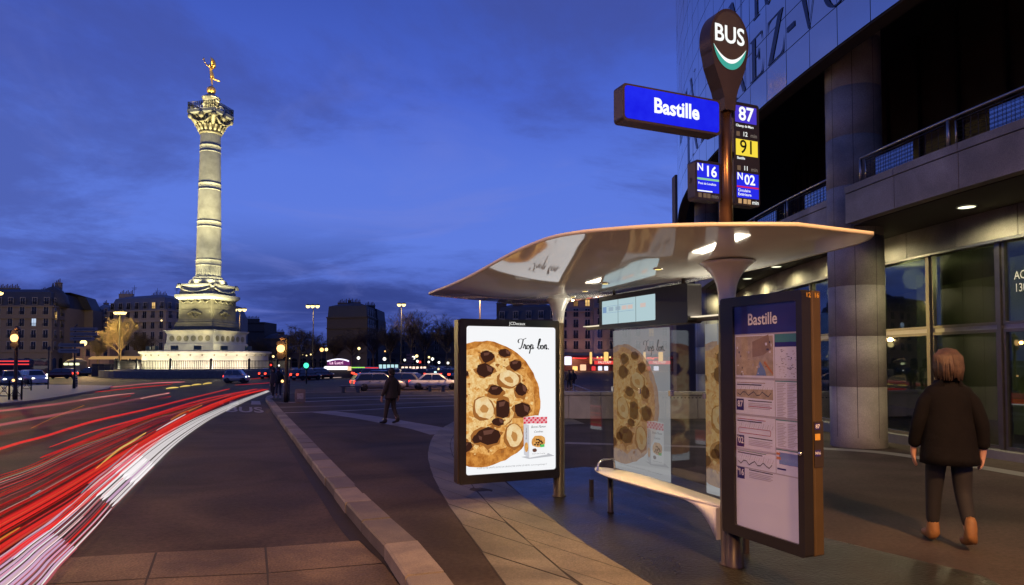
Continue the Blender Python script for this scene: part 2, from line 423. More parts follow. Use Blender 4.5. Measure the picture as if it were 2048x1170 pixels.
# pale inlaid paving strips crossing the pavement
def strip(px, w, z, name='paving_strip', m=M_strip):
    P = spline([G(*p) for p in px], 6); b = MB()
    for i in range(len(P)-1):
        n0, n1 = nrm(P, i)*w/2, nrm(P, i+1)*w/2; u = Vector((0, 0, z))
        b.poly([P[i]-n0+u, P[i+1]-n1+u, P[i+1]+n1+u, P[i]+n0+u])
    return struct(b, name, m)
strip([(566, 826), (680, 822), (800, 816), (920, 811), (1100, 806)], .35, .004)
strip([(640, 823), (720, 833), (790, 845), (850, 856), (895, 868)], .9, .0055)
strip([(560, 806), (700, 800), (900, 796), (1110, 794)], .5, .004)
strip([(590, 797), (750, 793), (900, 790), (1110, 788)], .5, .0045)
strip([(1130, 886), (1230, 889), (1340, 892), (1460, 896)], .3, .0045)
strip([(560, 815), (700, 811), (820, 806), (910, 803)], .9, .003, 'paving_strip', mat('dark_paving', (.06, .048, .045), .7, var=.12, scale=3))
strip([(1640, 897), (1760, 905), (1900, 925), (2080, 955)], .35, .0045, 'paving_strip', mat('facade_step', (.17, .165, .15), .6, var=.15, scale=3))

# concrete slabs of the bus bay at the bottom of the picture
b = MB()
far = [G(x, y, ZR) for x, y in [(-140, 1143), (125, 1117), (313, 1106), (531, 1096), (719, 1082)]]
near = [G(x, y, ZR) for x, y in [(-330, 1190), (60, 1172), (294, 1159), (535, 1148), (768, 1128)]]
nn = [G(x, y, ZR) for x, y in [(-700, 1300), (-40, 1290), (262, 1280), (540, 1270), (860, 1250)]]
n3 = [(-4.6, 1.0, ZR), (-2.4, 1.2, ZR), (-1.6, 1.2, ZR), (-.9, 1.25, ZR), (.25, 1.3, ZR)]
rows = [far, near, nn, n3]
for a, c in zip(rows, rows[1:]):
    for i in range(4):
        q = [Vector(p) for p in (a[i], a[i+1], c[i+1], c[i])]; m = sum(q, Vector())/4
        b.poly([m+(p-m)*(1-.014/(p-m).length)+Vector((0, 0, .008)) for p in q], 0)
        b.poly([p+Vector((0, 0, .004)) for p in q], 1)
struct(b, 'concrete_bus_bay', [M_pad, M_joint])
# painted markings
def onroad(px, py): return Vector(G(px, py, ZR))
b = MB(); o = onroad(489, 819.5); ex = (onroad(526, 819)-onroad(450, 820)); wd = ex.length; ex.normalize()
ey = (onroad(492, 813)-onroad(488, 826)); hh = ey.length; ey.normalize()
b.text('BUS', o+Vector((0, 0, .004)), ex, ey, 1.0, 0, 'CENTER', .02)
vs = [Vector(v) for v in b.v]; wx = max((v-o).dot(ex) for v in vs)-min((v-o).dot(ex) for v in vs); wy = max((v-o).dot(ey) for v in vs)-min((v-o).dot(ey) for v in vs)
b.v = [tuple(o+Vector((0, 0, .004))+ex*((v-o).dot(ex)*wd/wx)+ey*((v-o).dot(ey)*hh/wy)) for v in vs]
struct(b, 'road_marking', M_paint)
b = MB()
for x0, x1 in ((458, 478), (502, 522), (438, 448)):
    b.poly([G(x0, 809, ZR+.004), G(x1, 809, ZR+.004), G(x1-2, 802, ZR+.004), G(x0+1, 802, ZR+.004)])
struct(b, 'road_marking', M_paint)
# islands: the monument's round terrace and the small one on the left
def island(P, name, z=0.0):
    b = MB(); k = len(P); T = [(x, y, hz(y)+z) for x, y in P]; B = [(x, y, hz(y)+ZR-.02) for x, y in P]; b.poly(T); b.add(T+B, [(i, (i+1) % k, k+(i+1) % k, k+i) for i in range(k)], 1); return struct(b, name, [mat('island_paving', (.20, .185, .175), .65, var=.15, scale=.5), M_granite])
island([G(x, y)[:2] for x, y in [(-140, 812), (-40, 812), (70, 800), (92, 797), (140, 789), (215, 777), (226, 771), (150, 769.5), (60, 769), (-140, 771)]], 'traffic_island')
island([(-50+15.2*math.cos(R(a)), 112+15.2*math.sin(R(a))) for a in range(0, 360, 6)], 'monument_terrace', .9)
island([(-300, 172), (130, 172), (130, 300), (-300, 300)], 'far_pavement', .0)

# ================================================================ LIGHT TRAILS: glowing tubes hugging the lane
E_red = emat('red_glow', (1.0, .035, .03), .95, soft=0.6); E_red2 = emat('deep_red_glow', (.75, .018, .018), .8, soft=0.6); E_red3 = emat('dark_red_glow', (.30, .012, .012), .7, soft=0.6)
E_pink = emat('pink_glow', (1., .20, .24), .95, soft=1.3); E_white = emat('white_glow', (1., .93, .95), 1.05, soft=0.45); E_lil = emat('lilac_glow', (.80, .50, .74), .9, soft=0.4)
E_org = emat('orange_glow', (1., .36, .05), 1.0, soft=0.7); E_yel = emat('yellow_glow', (1., .70, .16), 1.2, soft=0.6); E_cyan = emat('cyan_glow', (.10, .60, .75), .9, soft=0.6)
E_hot = emat('hot_pink_core', (1., .50, .40), 1.1, soft=0.8); E_pale = emat('pale_glow', (.75, .55, .50), .8, soft=0.6); E_olv = emat('olive_glow', (.45, .25, .05), .8, soft=0.6)
E_core = emat('dark_lilac_glow', (.32, .13, .17), .8, soft=0.5)
def trail(pts, m, label, group=None, flat=.45, zoff=.03, name='light_trail', n=10):
    """pts: (px, py, thickness in px) along the lane; the tube gets real metres there"""
    S = spline([(p[0], p[1], p[2]) for p in pts], 5); P = []; r = []
    for q in S:
        g = Vector(G(q.x, q.y, ZR+.02)); w = max(.006, q.z/2*g.y/FPX); P.append(g+Vector((0, 0, w*flat+zoff))); r.append(w)
    r = [1.18*q for q in r]; r[0] *= .3; r[-1] *= .3
    b = MB(); b.tube(P, r, n, flat=flat); o = b.build(name, m)
    return tag(o, label, 'light trail', group)
GR = 'light trails along the road'
sep_tr = [
 ([(-30, 829, 9), (60, 818, 9), (121, 810, 9), (180, 800, 8), (225, 794, 7), (268, 788, 4)], E_pink, 'thick pinkish red light streak, second from the top at the left edge of the road'),
 ([(-30, 860, 11), (50, 845, 11), (110, 834, 11), (220, 812, 8), (300, 795, 7), (338, 788, 6)], E_pink, 'thick pinkish red light streak ending in a hot glow below the yellow dashes'),
 ([(281, 799, 3), (310, 793, 4), (338, 788, 3)], E_hot, 'short hot orange core at the tip of the long pinkish streak'),
 ([(160, 802, 2), (215, 793.5, 3), (262, 788, 2)], E_hot, 'short bright core inside the upper pinkish red light streak'),
 ([(-30, 912, 9), (40, 890, 9), (92, 876, 8), (184, 847, 8), (294, 821, 6), (367, 802, 5), (459, 779, 3)], E_red, 'long red light streak running from left edge to below the monument'),
 ([(99, 898, 3), (184, 867, 4), (294, 836, 6), (404, 802, 5), (514, 779, 3)], E_red, 'long red streak tapering to a thin point on the left, in mid road'),
 ([(81, 920, 6), (147, 895, 8), (239, 858, 9), (331, 828, 8), (420, 803, 5), (500, 784, 3)], E_red2, 'deep red streak with a blunt tip above the pale road patches'),
 ([(141, 780, 6), (220, 776, 5), (305, 768, 5), (370, 765, 3)], E_pink, 'topmost pinkish red light streak at far side of the road'),
 ([(190, 786, 4), (260, 778, 4), (330, 771, 3), (345, 768, 2)], E_red2, 'short deep red streak between the two uppermost pink streaks'),
 ([(62, 859, 1.5), (110, 836, 1.6), (169, 812, 1.6)], E_org, 'thin faint orange line between the two lower pinkish streaks'),
 ([(191, 942, 2), (235, 905, 5), (262, 888, 5), (292, 868, 3)], E_yel, 'short thick yellow light streak in the red bundle'),
 ([(162, 992, 2), (190, 964, 4), (220, 940, 4), (276, 890, 2)], E_cyan, 'short thick turquoise light streak beside the white band'),
 ([(60, 998, 1), (78, 987, 2.5), (80, 986, 1)], E_cyan, 'very short turquoise dash at left in the red bundle'),
 ([(-25, 1103, 4), (10, 1080, 5), (40, 1061, 3)], E_org, 'short orange light streak at the left edge, low in the bundle'),
 ([(341, 842, 2), (365, 829, 5), (385, 821, 4), (404, 812, 2)], E_org, 'short orange streak near the narrow end of the red bundle'),
 ([(312, 864, 2), (340, 848, 3.5), (372, 830, 2)], E_white, 'short white streak beside the orange one near the bend'),
]
for p, m, l in sep_tr: trail(p, m, l, GR)
for q, l in (((345, 777, 371-345), 'largest yellow light dash, leftmost of the row before the monument'), ((371, 773.5, 22), 'second yellow light dash from the left in the row before the monument'),
             ((393, 770.5, 20), 'third yellow light dash from the left in the row before the monument'), ((415, 768, 18), 'smallest yellow light dash, nearest to the small grey car')):
    x, y, w = q; trail([(x-w*.5, y+1.6, 2), (x-w*.2, y+.6, 5), (x+w*.2, y-.3, 5), (x+w*.45, y-1, 2)], E_yel, l, 'yellow light dashes')
# the lane bundle: two edge lines and everything between them
EL = [(-190, 1125), (-30, 1030), (0, 1012), (73, 979), (147, 938), (220, 902), (294, 865), (349, 839), (404, 813), (478, 788), (536, 777.5)]
ER = [(-190, 1300), (-30, 1160), (0, 1130), (73, 1078), (147, 1030), (220, 968), (257, 935), (331, 872), (404, 828), (478, 795), (538, 779)]
def onb(k, t):
    k += 1; i = min(int(k), len(EL)-2); f = k-i   # k runs from -1 near the viewer to 9 at the crossing
    a = (EL[i][0]+(EL[i+1][0]-EL[i][0])*f, EL[i][1]+(EL[i+1][1]-EL[i][1])*f); c = (ER[i][0]+(ER[i+1][0]-ER[i][0])*f, ER[i][1]+(ER[i+1][1]-ER[i][1])*f)
    return (a[0]+(c[0]-a[0])*t, a[1]+(c[1]-a[1])*t)
def bundle(t, k0, k1, w0, m, label, group=GR, name='light_trail'):
    P = []; n = 10; k0 = -1 if k0 == 0 else k0
    for j in range(n+1):
        k = k0+(k1-k0)*j/n; x, y = onb(k, t); P.append((x, y, max(.7, w0*(1-k/9.6)**.8)))
    return trail(P, m, label, group, name=name)
lab = {E_red: 'bright red light streak among many in the bundle along the bus lane', E_red2: 'deep red light streak among many in the bundle along the bus lane', E_red3: 'dull dark red light streak among many in the bundle along the bus lane',
       E_pale: 'hair thin pale line among the red streaks of the bundle', E_olv: 'hair thin olive line among the red streaks of the bundle', E_pink: 'pinkish red light streak among many in the bundle along the bus lane'}
rnd = random.Random(11)
for t, k0, k1, w, m in [(.33, 0, 8.6, 8, E_red), (.40, 0, 8.9, 11, E_red), (.49, 0, 8.9, 9, E_red), (.66, 0, 8.4, 5, E_red2), (.77, 0, 8.9, 10, E_red), (.85, 0, 8.9, 5, E_red2), (.99, 0, 9, 9, E_red), (.20, 0, 6.6, 5, E_red2), (.06, .5, 5, 4, E_red3), (.60, 3.4, 9, 8, E_red)]:
    bundle(t, k0, k1, w, m, lab[m])
for i in range(44):
    m = rnd.choice([E_red, E_red2, E_red2, E_red3, E_red3, E_pale, E_olv, E_pink]); k0 = rnd.choice([0, 0, rnd.uniform(0, 4)]); k1 = rnd.uniform(max(4, k0+2), 9)
    bundle(rnd.uniform(-.55, 1.06), k0, k1, rnd.uniform(1.0, 2.0) if m in (E_pale, E_olv) else rnd.uniform(1.2, 3.4), m, lab[m])
E_haze = emat('red_halo', (.9, .03, .03), .42, soft=2.2)
for t, k1, w in ((.12, 6.5, 44), (.44, 8.8, 60), (.82, 8.9, 46)): bundle(t, 0, k1, w, E_haze, 'broad faint red glow lying round the streaks of the bundle along the bus lane')
for P in ([(-30, 845, 26), (60, 832, 26), (160, 812, 20), (260, 795, 10)], [(-30, 880, 26), (90, 856, 26), (220, 825, 20), (340, 796, 10)]): trail(P, E_haze, 'broad faint red glow between the thick pinkish streaks at the left edge', GR)
# broad white band beside the bus lane, in broken lengths
WB = [(-150, 1330, 130), (-60, 1235, 120), (45, 1146, 96), (80, 1112, 84), (120, 1078, 74), (165, 1036, 66), (200, 1000, 60), (245, 958, 54), (290, 918, 46), (325, 890, 36), (360, 866, 27), (400, 842, 19), (430, 827, 14), (490, 800, 8), (538, 782, 4)]
def band(i0, i1, mats, label, n, wk):   # a length of the band: fine lines side by side
    for j in range(n):
        t = (j+.5)/n-.5+rnd.uniform(-.02, .02); c = 1-.8*abs(t)
        trail([(x+t*w*.95, y+t*w*.60, max(.9, w*wk*c/n)) for x, y, w in WB[i0:i1]], rnd.choice(mats) if abs(t) > .2 else mats[0], label, 'lines of the broad white light band', flat=.35, zoff=.012, name='white_light_line')
band(0, 5, [E_lil, E_lil, E_pink], 'lilac light line in the nearest length of the broad band, at the bottom left corner', 13, .95)
band(3, 7, [E_core, E_lil, E_red], 'dull lilac light line in the dim gap of the broad band', 9, .6)
band(6, 9, [E_white, E_lil], 'white light line in the second length of the broad band from the corner', 9, 1.15)
band(7, 15, [E_white, E_white, E_pale], 'long white light line sweeping along the bus lane to the far crossing', 7, 1.25)
for i in range(22):
    t = rnd.uniform(-.5, .56); a = rnd.choice([0, 0, 0, 1, 2]); e = rnd.choice([4, 5, 6, 7, 8]); m = rnd.choice([E_pink, E_pink, E_red, E_pale, E_white, E_lil])
    trail([(x+t*w*.72, y+t*w*.72+3, max(.8, rnd.choice([1.2, 1.6, 3])*(1-.07*j))) for j, (x, y, w) in enumerate(WB[a:e+1])], m, 'thin light line lying on the lilac near end of the broad white band', 'thin lines over the white band', zoff=.05)
# ================================================================ BUS SHELTER AND ITS SIGNS
# local frame: x along the shelter towards the viewer, y towards the building, origin at the far post
SH, RZ = (.585, 8.58, 0), math.atan2(-.919, .395)
_ca, _sa = math.cos(RZ), math.sin(RZ)
def shw(s, d, z=0.): return (SH[0]+s*_ca-d*_sa, SH[1]+s*_sa+d*_ca, z)
M_bronze = mat('bronze_paint', (.055, .040, .030), .38, metal=.35, var=.15, scale=3, bump=.05)
M_black = mat('black_frame', (.016, .014, .013), .3, var=.1, scale=4)
M_shell = mat('ivory_gloss_shell', (.80, .82, .80), .07, var=.05, scale=1.5, coat=.7, bump=.02, bscale=3)
M_roofedge = mat('ivory_rim', (.82, .74, .50), .35, var=.05, scale=2)
M_chrome = mat('brushed_steel', (.55, .55, .55), .25, metal=1., var=.1, scale=8)
M_clear = glass('shelter_glass', (.92, .94, .93), .03, .30)
X, Y, Z = (1, 0, 0), (0, 1, 0), (0, 0, 1); NX, NY = (-1, 0, 0), (0, -1, 0)
sh = thing('bus_shelter', 'bus shelter with a curved ivory canopy on two bronze posts and a clear glass back', 'bus shelter', SH, RZ)
PO = 3.10
for s in (0, PO):
    b = MB(); b.lathe([(.088, 0), (.088, .012), (.072, .02), (.070, 2.16)], 24, s, 0); po = b.build('post', M_bronze, sh)
    b = MB(); prof = []
    for k in range(15):
        t = k/14; prof.append((.068+.15*t**3.6+.015*t, 2.15+.37*t))
    b.lathe(prof, 28, s, 0); b.build('flared_head', M_shell, po)
def fill_strip(x0, x1, y0, y1, z, e, par):   # added glowing strip on the rail, to brighten the canopy underside
    b = MB(); b.box(x0, x1, y0, y1, z, z+.008); st_ = b.build('canopy_fill_strip', emat('fill_strip_glow', (1., .86, .62), 1.0), par)
    l = lamp('AREA', ((x0+x1)/2, (y0+y1)/2, z+.012), e, (1., .88, .68), par, rot=(math.pi, 0, 0)); l.data.shape = 'RECTANGLE'; l.data.size = max(.02, x1-x0); l.data.size_y = max(.02, y1-y0)
# canopy
FZ = [(-1.4, 2.55), (.0, 2.57), (.9, 2.61), (1.6, 2.67), (2.2, 2.705), (2.85, 2.695), (3.3, 2.65), (3.7, 2.615), (4.2, 2.60)]
BZ = [(-1.1, 2.50), (1.6, 2.50), (3, 2.525), (4.15, 2.60)]
def sm(pts, x, w=.35): return sum(interp(pts, x+w*k) for k in (-1, -.5, 0, .5, 1))/5
def df(s):
    v = -1.42+.52*max(0, (s-2.6)/1.6)**2.0+.55*max(0, (s-3.3)/.9)**3.2
    if s < -.85: v += 1.0*((-.85-s)/.55)**2.6
    return v
def db(s):
    v = .56
    if s < -.7: v -= .55*((-.7-s)/.7)**2
    if s > 3.85: v -= .14*((s-3.85)/.3)**2
    return v
NS, ND = 72, 18
b = MB(); top = []; bot = []
for i in range(NS+1):
    s = -1.40+5.60*i/NS; f, k = df(s), db(s); rt = []; rb = []
    for j in range(ND+1):
        t = j/ND; d = f+(k-f)*t; zf, zb = sm(FZ, s), sm(BZ, s)
        zu = zf*(1-t)**1.1+zb*(1-(1-t)**1.1)
        zu -= .075*math.sin(math.pi*t**.9)*min(1, max(0, (s+1.4)/1.2), max(0, (4.2-s)/1.2))
        rb.append((s, d, zu)); rt.append((s, d, zu+.022+.10*math.sin(math.pi*t)**.7*min(1, (s+1.40)/.9, (4.20-s)/.9) if 0 < i < NS else zu+.022))
    bot.append(rb); top.append(rt)
n = ND+1
V = [p for r in bot for p in r]
b.add(V, [(i*n+j, (i+1)*n+j, (i+1)*n+j+1, i*n+j+1) for i in range(NS) for j in range(ND)], 0, True)
per = lambda g: [g[i][0] for i in range(NS+1)]+[g[NS][j] for j in range(1, ND+1)]+[g[i][ND] for i in range(NS-1, -1, -1)]+[g[0][j] for j in range(ND-1, 0, -1)]
pb, pt = per(bot), per(top)
canopy = b.build('canopy', M_shell, sh, flip=False)
b = MB(); b.add([p for r in top for p in r], [(i*n+j, i*n+j+1, (i+1)*n+j+1, (i+1)*n+j) for i in range(NS) for j in range(ND)], 0, True); b.build('canopy_top', mat('canopy_top_paint', (.6, .57, .52), .4, var=.1, scale=2), canopy, flip=False)
b = MB(); ctr = Vector((1.4, -.4, 0))
rim = []
for p, q in zip(pb, pt):
    o = (Vector((p[0], p[1], 0))-ctr).normalized(); p, q = Vector(p), Vector(q)
    rim.append([p+Vector((0, 0, -.004)), p+o*.012+Vector((0, 0, -.002)), q+o*.012+Vector((0, 0, .002)), q+Vector((0, 0, .004))])
m = len(rim); V = [p for r in rim for p in r]
b.add(V, [(i*4+k, ((i+1) % m)*4+k, ((i+1) % m)*4+k+1, i*4+k+1) for i in range(m) for k in range(3)], 0, True); b.build('canopy_rim', M_roofedge, canopy)
def under(s, d):
    f, k = df(s), db(s); t = (d-f)/(k-f); zf, zb = sm(FZ, s), sm(BZ, s); return zf*(1-t)**1.1+zb*(1-(1-t)**1.1)-.075*math.sin(math.pi*t**.9)
for s, d in ((.35, .02), (.95, -.15), (1.55, -.25), (2.55, -.3)):
    z = under(s, d); b = MB(); b.lathe([(.032, z-.006), (.045, z-.006), (.045, z+.004)], 16, s, d, 1, caps=False); b.lathe([(.001, z-.007), (.032, z-.007)], 16, s, d, 0)
    dl = b.build('downlight', [emat('downlight_lens', (1., .78, .25), 1.6), M_chrome], sh)
    lamp('SPOT', (s, d, z-.02), 42, (1, .70, .30), sh, .04, (0, 0, 0), R(110), .8)
for s0, s1 in ((.18, .725), (.735, 1.285), (1.295, 1.835), (1.845, 2.375), (2.385, 2.93)):
    b = MB(); b.box(s0, s1, .348, .356, .22, 2.07); gp = b.build('glass_panel', M_clear, sh)
for s in (.73, 1.29, 1.84, 2.38):
    b = MB(); b.bbox(s-.022, s+.022, .33, .374, 1.325, 1.385, .004); b.build('glass_clip', M_chrome, sh)
b = MB(); b.box(.1, 3.0, .34, .364, 2.072, 2.11); b.build('glass_rail', M_bronze, sh)
for s in (.2, 2.9):
    b = MB(); b.box(s-.02, s+.02, .33, .372, 0, .218); b.build('glass_foot', M_bronze, sh)

fill_strip(.15, 2.95, .27, .43, 2.111, 25, sh)
# ---- the printed advert, drawn once in a unit frame (0..1, 0..1 from the top left)
def advert_mats(k, al, sfx):
    e = lambda n, c, c2=None, sc=20: emat(n+sfx, c, k, al, col2=c2, scale=sc)
    w = 1.15
    return [e('advert_white', (.93*w, .94*w, .96*w)), e('cookie_rim', (.80, .34, .07), (.42, .13, .02), 12), e('cookie_dough', (.98, .54, .17), (.66, .26, .045), 22),
            e('cookie_crumb', (1.02, .74, .34), (.82, .42, .11), 26), e('chocolate', (.050, .018, .012)), e('chocolate_light', (.16, .065, .045)), e('crumb_shadow', (.40, .15, .035)),
            e('hazelnut', (1.0, .80, .46), (.92, .60, .26), 14), e('hazelnut_dark', (.60, .28, .08)), e('ink_black', (.008, .008, .010)), e('carton_white', (1.06, 1.06, 1.08)),
            e('gingham_red', (.80, .05, .09)), e('gingham_pink', (.95, .45, .50)), e('advert_grey', (.62, .62, .66)), e('carton_side', (.72, .72, .78)), e('ribbon_green', (.12, .62, .15)), e('small_print', (.30, .30, .32))]
TROP = [[(.18, 1.25), (-.06, 1.5), (.08, 1.95), (.6, 2.12), (1.2, 2.02), (1.95, 2.28)], [(1.2, 2.0), (1.0, 1.2), (.75, .45), (.4, .02), (.08, .2)],
        [(1.15, .15), (1.42, .7), (1.5, 1.02), (1.58, .8), (1.84, .86), (1.76, .45), (1.74, .08), (1.9, .02), (2.08, .3)],
        [(2.62, .84), (2.3, .80), (2.1, .45), (2.22, .06), (2.5, .05), (2.72, .42), (2.6, .8), (2.5, .72), (2.95, .66)],
        [(2.92, .35), (3.18, 1.0), (3.02, .2), (2.72, -.95)], [(3.08, .55), (3.34, .95), (3.6, .74), (3.5, .3), (3.2, .03), (3.0, .18)], [(3.3, .05), (3.62, .06), (3.85, .35)],
        [(4.68, .2), (5.0, .8), (5.48, 1.9), (5.42, 2.2), (5.2, 2.0), (4.95, 1.0), (4.9, .22), (5.1, .0), (5.42, .2), (5.52, .62), (5.3, .82), (5.7, .7)],
        [(6.08, .84), (5.8, .78), (5.62, .42), (5.74, .05), (6.0, .04), (6.2, .42), (6.1, .8), (6.02, .7), (6.4, .66)],
        [(6.42, .02), (6.6, .92), (6.5, .3)], [(6.52, .45), (6.82, .96), (7.0, .8), (6.9, .12), (7.02, .0), (7.24, .3)], [(7.42, .03), (7.5, .12), (7.54, .02), (7.46, -.02)]]
def blob(cx, cy, rx, ry, seed, jag=.18, n=11, rot=0.):
    r = random.Random(seed); P = []
    for k in range(n):
        t = 2*math.pi*(k+r.uniform(-.25, .25))/n; q = 1+r.uniform(-jag, jag); x, y = rx*q*math.cos(t), ry*q*math.sin(t)
        P.append((cx+x*math.cos(rot)-y*math.sin(rot), cy+x*math.sin(rot)+y*math.cos(rot)))
    return P
def advert(b, o, ax, n, w, h, frame=(0, 1), step=.0011):
    """lay the sheet: a from the left, v from the top, both 0..1; frame cuts it left and right"""
    o, ax, n = Vector(o), Vector(ax), Vector(n); u = Vector(Z)
    def lay(P, lev, mi):
        P = clipx(clipx(P, frame[1], True), frame[0], False) if len(P) > 2 else P
        if len(P) < 3: return
        b.poly([o+ax*(p[0]*w)+u*((1-p[1])*h)+n*(lev*step) for p in P], mi)
    q = lambda x, y: ((x-103)/545, (y-100)/(878-33*(x-103)/545))   # survey of the sheet
    if frame == (0, 1): lay([(x/1, y) for x, y in [(p[0], p[1]) for p in rrect(0, 1, 0, 1, .012)]], 0, 0)
    else: lay([(0, 0), (1, 0), (1, 1), (0, 1)], 0, 0)
    lay([(.0, .985-.0), (0, .86), (1, .80), (1, .955)], .6, 0)
    lay(blob(.17, .525, .655, .425, 3, .012, 60), 1, 1)
    lay(blob(.16, .50, .58, .37, 5, .05, 40), 2, 2); lay(blob(.22, .40, .36, .22, 8, .16, 30), 3, 3); lay(blob(.34, .56, .28, .13, 9, .25, 26), 3.2, 3); lay(blob(.10, .72, .20, .09, 10, .25, 20), 3.2, 3)
    r = random.Random(4)
    for i in range(190):
        t, rr = r.uniform(0, 6.28), math.sqrt(r.uniform(.02, .9)); x, y = .16+.6*rr*math.cos(t), .52+.39*rr*math.sin(t)
        lay(blob(x, y, r.uniform(.008, .026), r.uniform(.004, .012), i, .4, 8, r.uniform(-.6, .6)), 3.5+.004*i, r.choice([6, 2, 3, 3, 1, 1]))
    for i, (x0, y0, x1, y1) in enumerate([(140, 640, 230, 600), (270, 640, 300, 700), (110, 560, 160, 600), (420, 380, 470, 420), (480, 460, 520, 560), (270, 850, 290, 900), (380, 640, 330, 690)]):
        a, c = q(x0, y0), q(x1, y1); mx = ((a[0]+c[0])/2+.012, (a[1]+c[1])/2-.006); lay([a, mx, c, (mx[0]+.012, mx[1]+.008)], 4.3+.01*i, 6)
    chips = [(225, 280, 36, 32), (330, 256, 34, 22), (397, 328, 37, 30), (213, 360, 46, 35), (275, 480, 40, 30), (432, 475, 32, 38), (318, 585, 40, 52), (437, 595, 45, 40), (240, 750, 66, 50), (170, 765, 28, 24), (98, 812, 40, 26), (290, 665, 32, 22), (104, 380, 14, 16)]
    for i, (x, y, rx, ry) in enumerate(chips):
        c = q(x, y); ex, ey = 1.14*rx/545, 1.14*ry/868
        lay(blob(c[0]-.006, c[1]+.006, ex*1.16, ey*1.14, 20+i, .26, 15), 5+.02*i, 6)
        lay(blob(c[0], c[1], ex, ey, 40+i, .15, 8, 0), 6+.02*i, 4)
        lay([(c[0]+ex*.15, c[1]-ey*.75), (c[0]+ex*.8, c[1]-ey*.35), (c[0]+ex*.72, c[1]+ey*.35), (c[0]+ex*.3, c[1]+ey*.1)] if i % 2 else [(c[0]-ex*.5, c[1]-ey*.6), (c[0]+ex*.4, c[1]-ey*.7), (c[0]+ex*.15, c[1]-ey*.25), (c[0]-ex*.45, c[1]-ey*.15)], 7+.02*i, 5)
    for i, (x, y, rx, ry, rt) in enumerate([(357, 408, 54, 40, .2), (208, 582, 50, 54, .3), (388, 742, 44, 60, .5)]):
        c = q(x, y); ex, ey = 1.14*rx/545, 1.14*ry/868
        lay(blob(c[0]-.006, c[1]+.008, ex*1.2, ey*1.15, 60+i, .1, 16), 5.5+.02*i, 6); lay(blob(c[0], c[1], ex, ey, 70+i, .09, 16, rt), 7.5+.02*i, 7)
        lay(blob(c[0]+.0, c[1]+.008, ex*.42, ey*.4, 80+i, .2, 10, rt), 8+.02*i, 8)
    # carton of biscuits
    lay([q(430, 872), q(478, 884), q(640, 866), q(600, 850)], 8.2, 13)
    lay([q(445, 672), q(478, 682), q(480, 877), q(447, 858)], 8.6, 14); lay([q(478, 680), q(594, 664), q(593, 858), q(480, 877)], 8.7, 10)
    lay([q(445, 638), q(520, 626), q(594, 630), q(594, 664), q(540, 668), q(478, 682), q(445, 674)], 9, 10)
    for i in range(11):
        for j in range(3):
            x0 = 446+13.4*i; y0 = 638-.9*i*(1 if i < 6 else .4)+13*j; mi = 11 if (i+j) % 2 == 0 else 12
            lay([q(x0, y0), q(x0+13, y0-.7), q(x0+12, y0+12), q(x0-1, y0+12.7)], 9.3, mi)
    c = q(537, 780); lay(blob(c[0], c[1], .082, .043, 90, .06, 18), 9.5, 2)
    for i in range(10): lay(blob(c[0]+r.uniform(-.06, .06), c[1]+r.uniform(-.03, .03), .012, .007, 100+i, .2, 6), 9.8, 4)
    lay([q(548, 800), q(575, 796), q(575, 812), q(550, 815)], 10, 15); lay(blob(*q(514, 832), .03, .012, 120, .2, 8), 10, 5)
    c = q(462, 815); lay(blob(c[0], c[1], .022, .035, 95, .06, 12), 9.5, 2)
    lay([(0, .958), (1, .918), (1, 1), (0, 1)], .8, 0)
    # script lettering
    sx = 190/7.6/545; sy = 29/868
    for i, S in enumerate(TROP):
        P = spline([(p[0], p[1], 0) for p in S], 5)
        for k in range(len(P)-1):
            def side(j):
                d = (P[min(j+1, len(P)-1)]-P[max(j-1, 0)]); d = d.normalized() if d.length > 1e-6 else Vector((1, 0, 0)); w_ = .045+.10*abs(d.y)**1.5
                nn = Vector((-d.y, d.x, 0))*w_; return P[j]+nn, P[j]-nn
            (a0, a1), (c0, c1) = side(k), side(k+1)
            t = lambda p: ((415-103)/545+p.x*sx, (232-100)/860-p.y*sy)
            lay([t(a0), t(a1), t(c1), t(c0)], 1.6+.002*i, 9)
    def word(s, x, y, size, mi, sh_=.35, rot=0., sxx=1., bold=0.):
        c = q(x, y)
        if not frame[0] <= c[0] <= frame[1]: return
        a = ax if not rot else u; v = u if not rot else -ax
        b.text(s, o+ax*(c[0]*w)+u*((1-c[1])*h)+n*(11*step), a, v, size*h/868, mi, 'CENTER', bold, sh_, sxx, res=2)
    word('Bonne Maman', 536, 693, 20, 9, .4, 0, .85); word('Cookies', 536, 722, 18, 9, .4); word('aux gros éclats de chocolat', 537, 852, 8, 9, .3)
    word('Bonne Maman', 461, 735, 12, 9, .4, 1); word('POUR VOTRE SANTÉ, ÉVITEZ DE GRIGNOTER ENTRE LES REPAS. www.mangerbouger.fr', 378, 926, 12.5, 16, 0, 0, .96)
ad = thing('advert_panel', 'lit advert panel with a giant cookie poster on the far shelter post', 'advert panel', SH, RZ)
def frame(b, o, ax, n, w, h, x0, z0, x1, z1, dep, mi=0, r=.03):
    """hollow frame round an opening w x h; o is the lower left of the opening on the front plane"""
    o, ax, n, u = Vector(o), Vector(ax), Vector(n), Vector(Z)
    f = lambda x, z, d: o+ax*x+u*z+n*d
    O = rrect(x0, x1, z0, z1, .025, 4); I = rrect(0, w, 0, h, r, 4); k = len(O)
    for d in (0.,): b.add([f(*p, d) for p in O]+[f(*p, d) for p in I], [(i, (i+1) % k, k+(i+1) % k, k+i) for i in range(k)], mi)
    b.add([f(*p, 0) for p in O]+[f(*p, -dep) for p in O], [(i, (i+1) % k, k+(i+1) % k, k+i) for i in range(k)], mi)
    b.add([f(*p, 0) for p in I]+[f(*p, -.022) for p in I], [(i, (i+1) % k, k+(i+1) % k, k+i) for i in range(k)], mi)
    b.poly([f(*p, -dep) for p in O], mi)
AW, AH = 1.175, 1.75
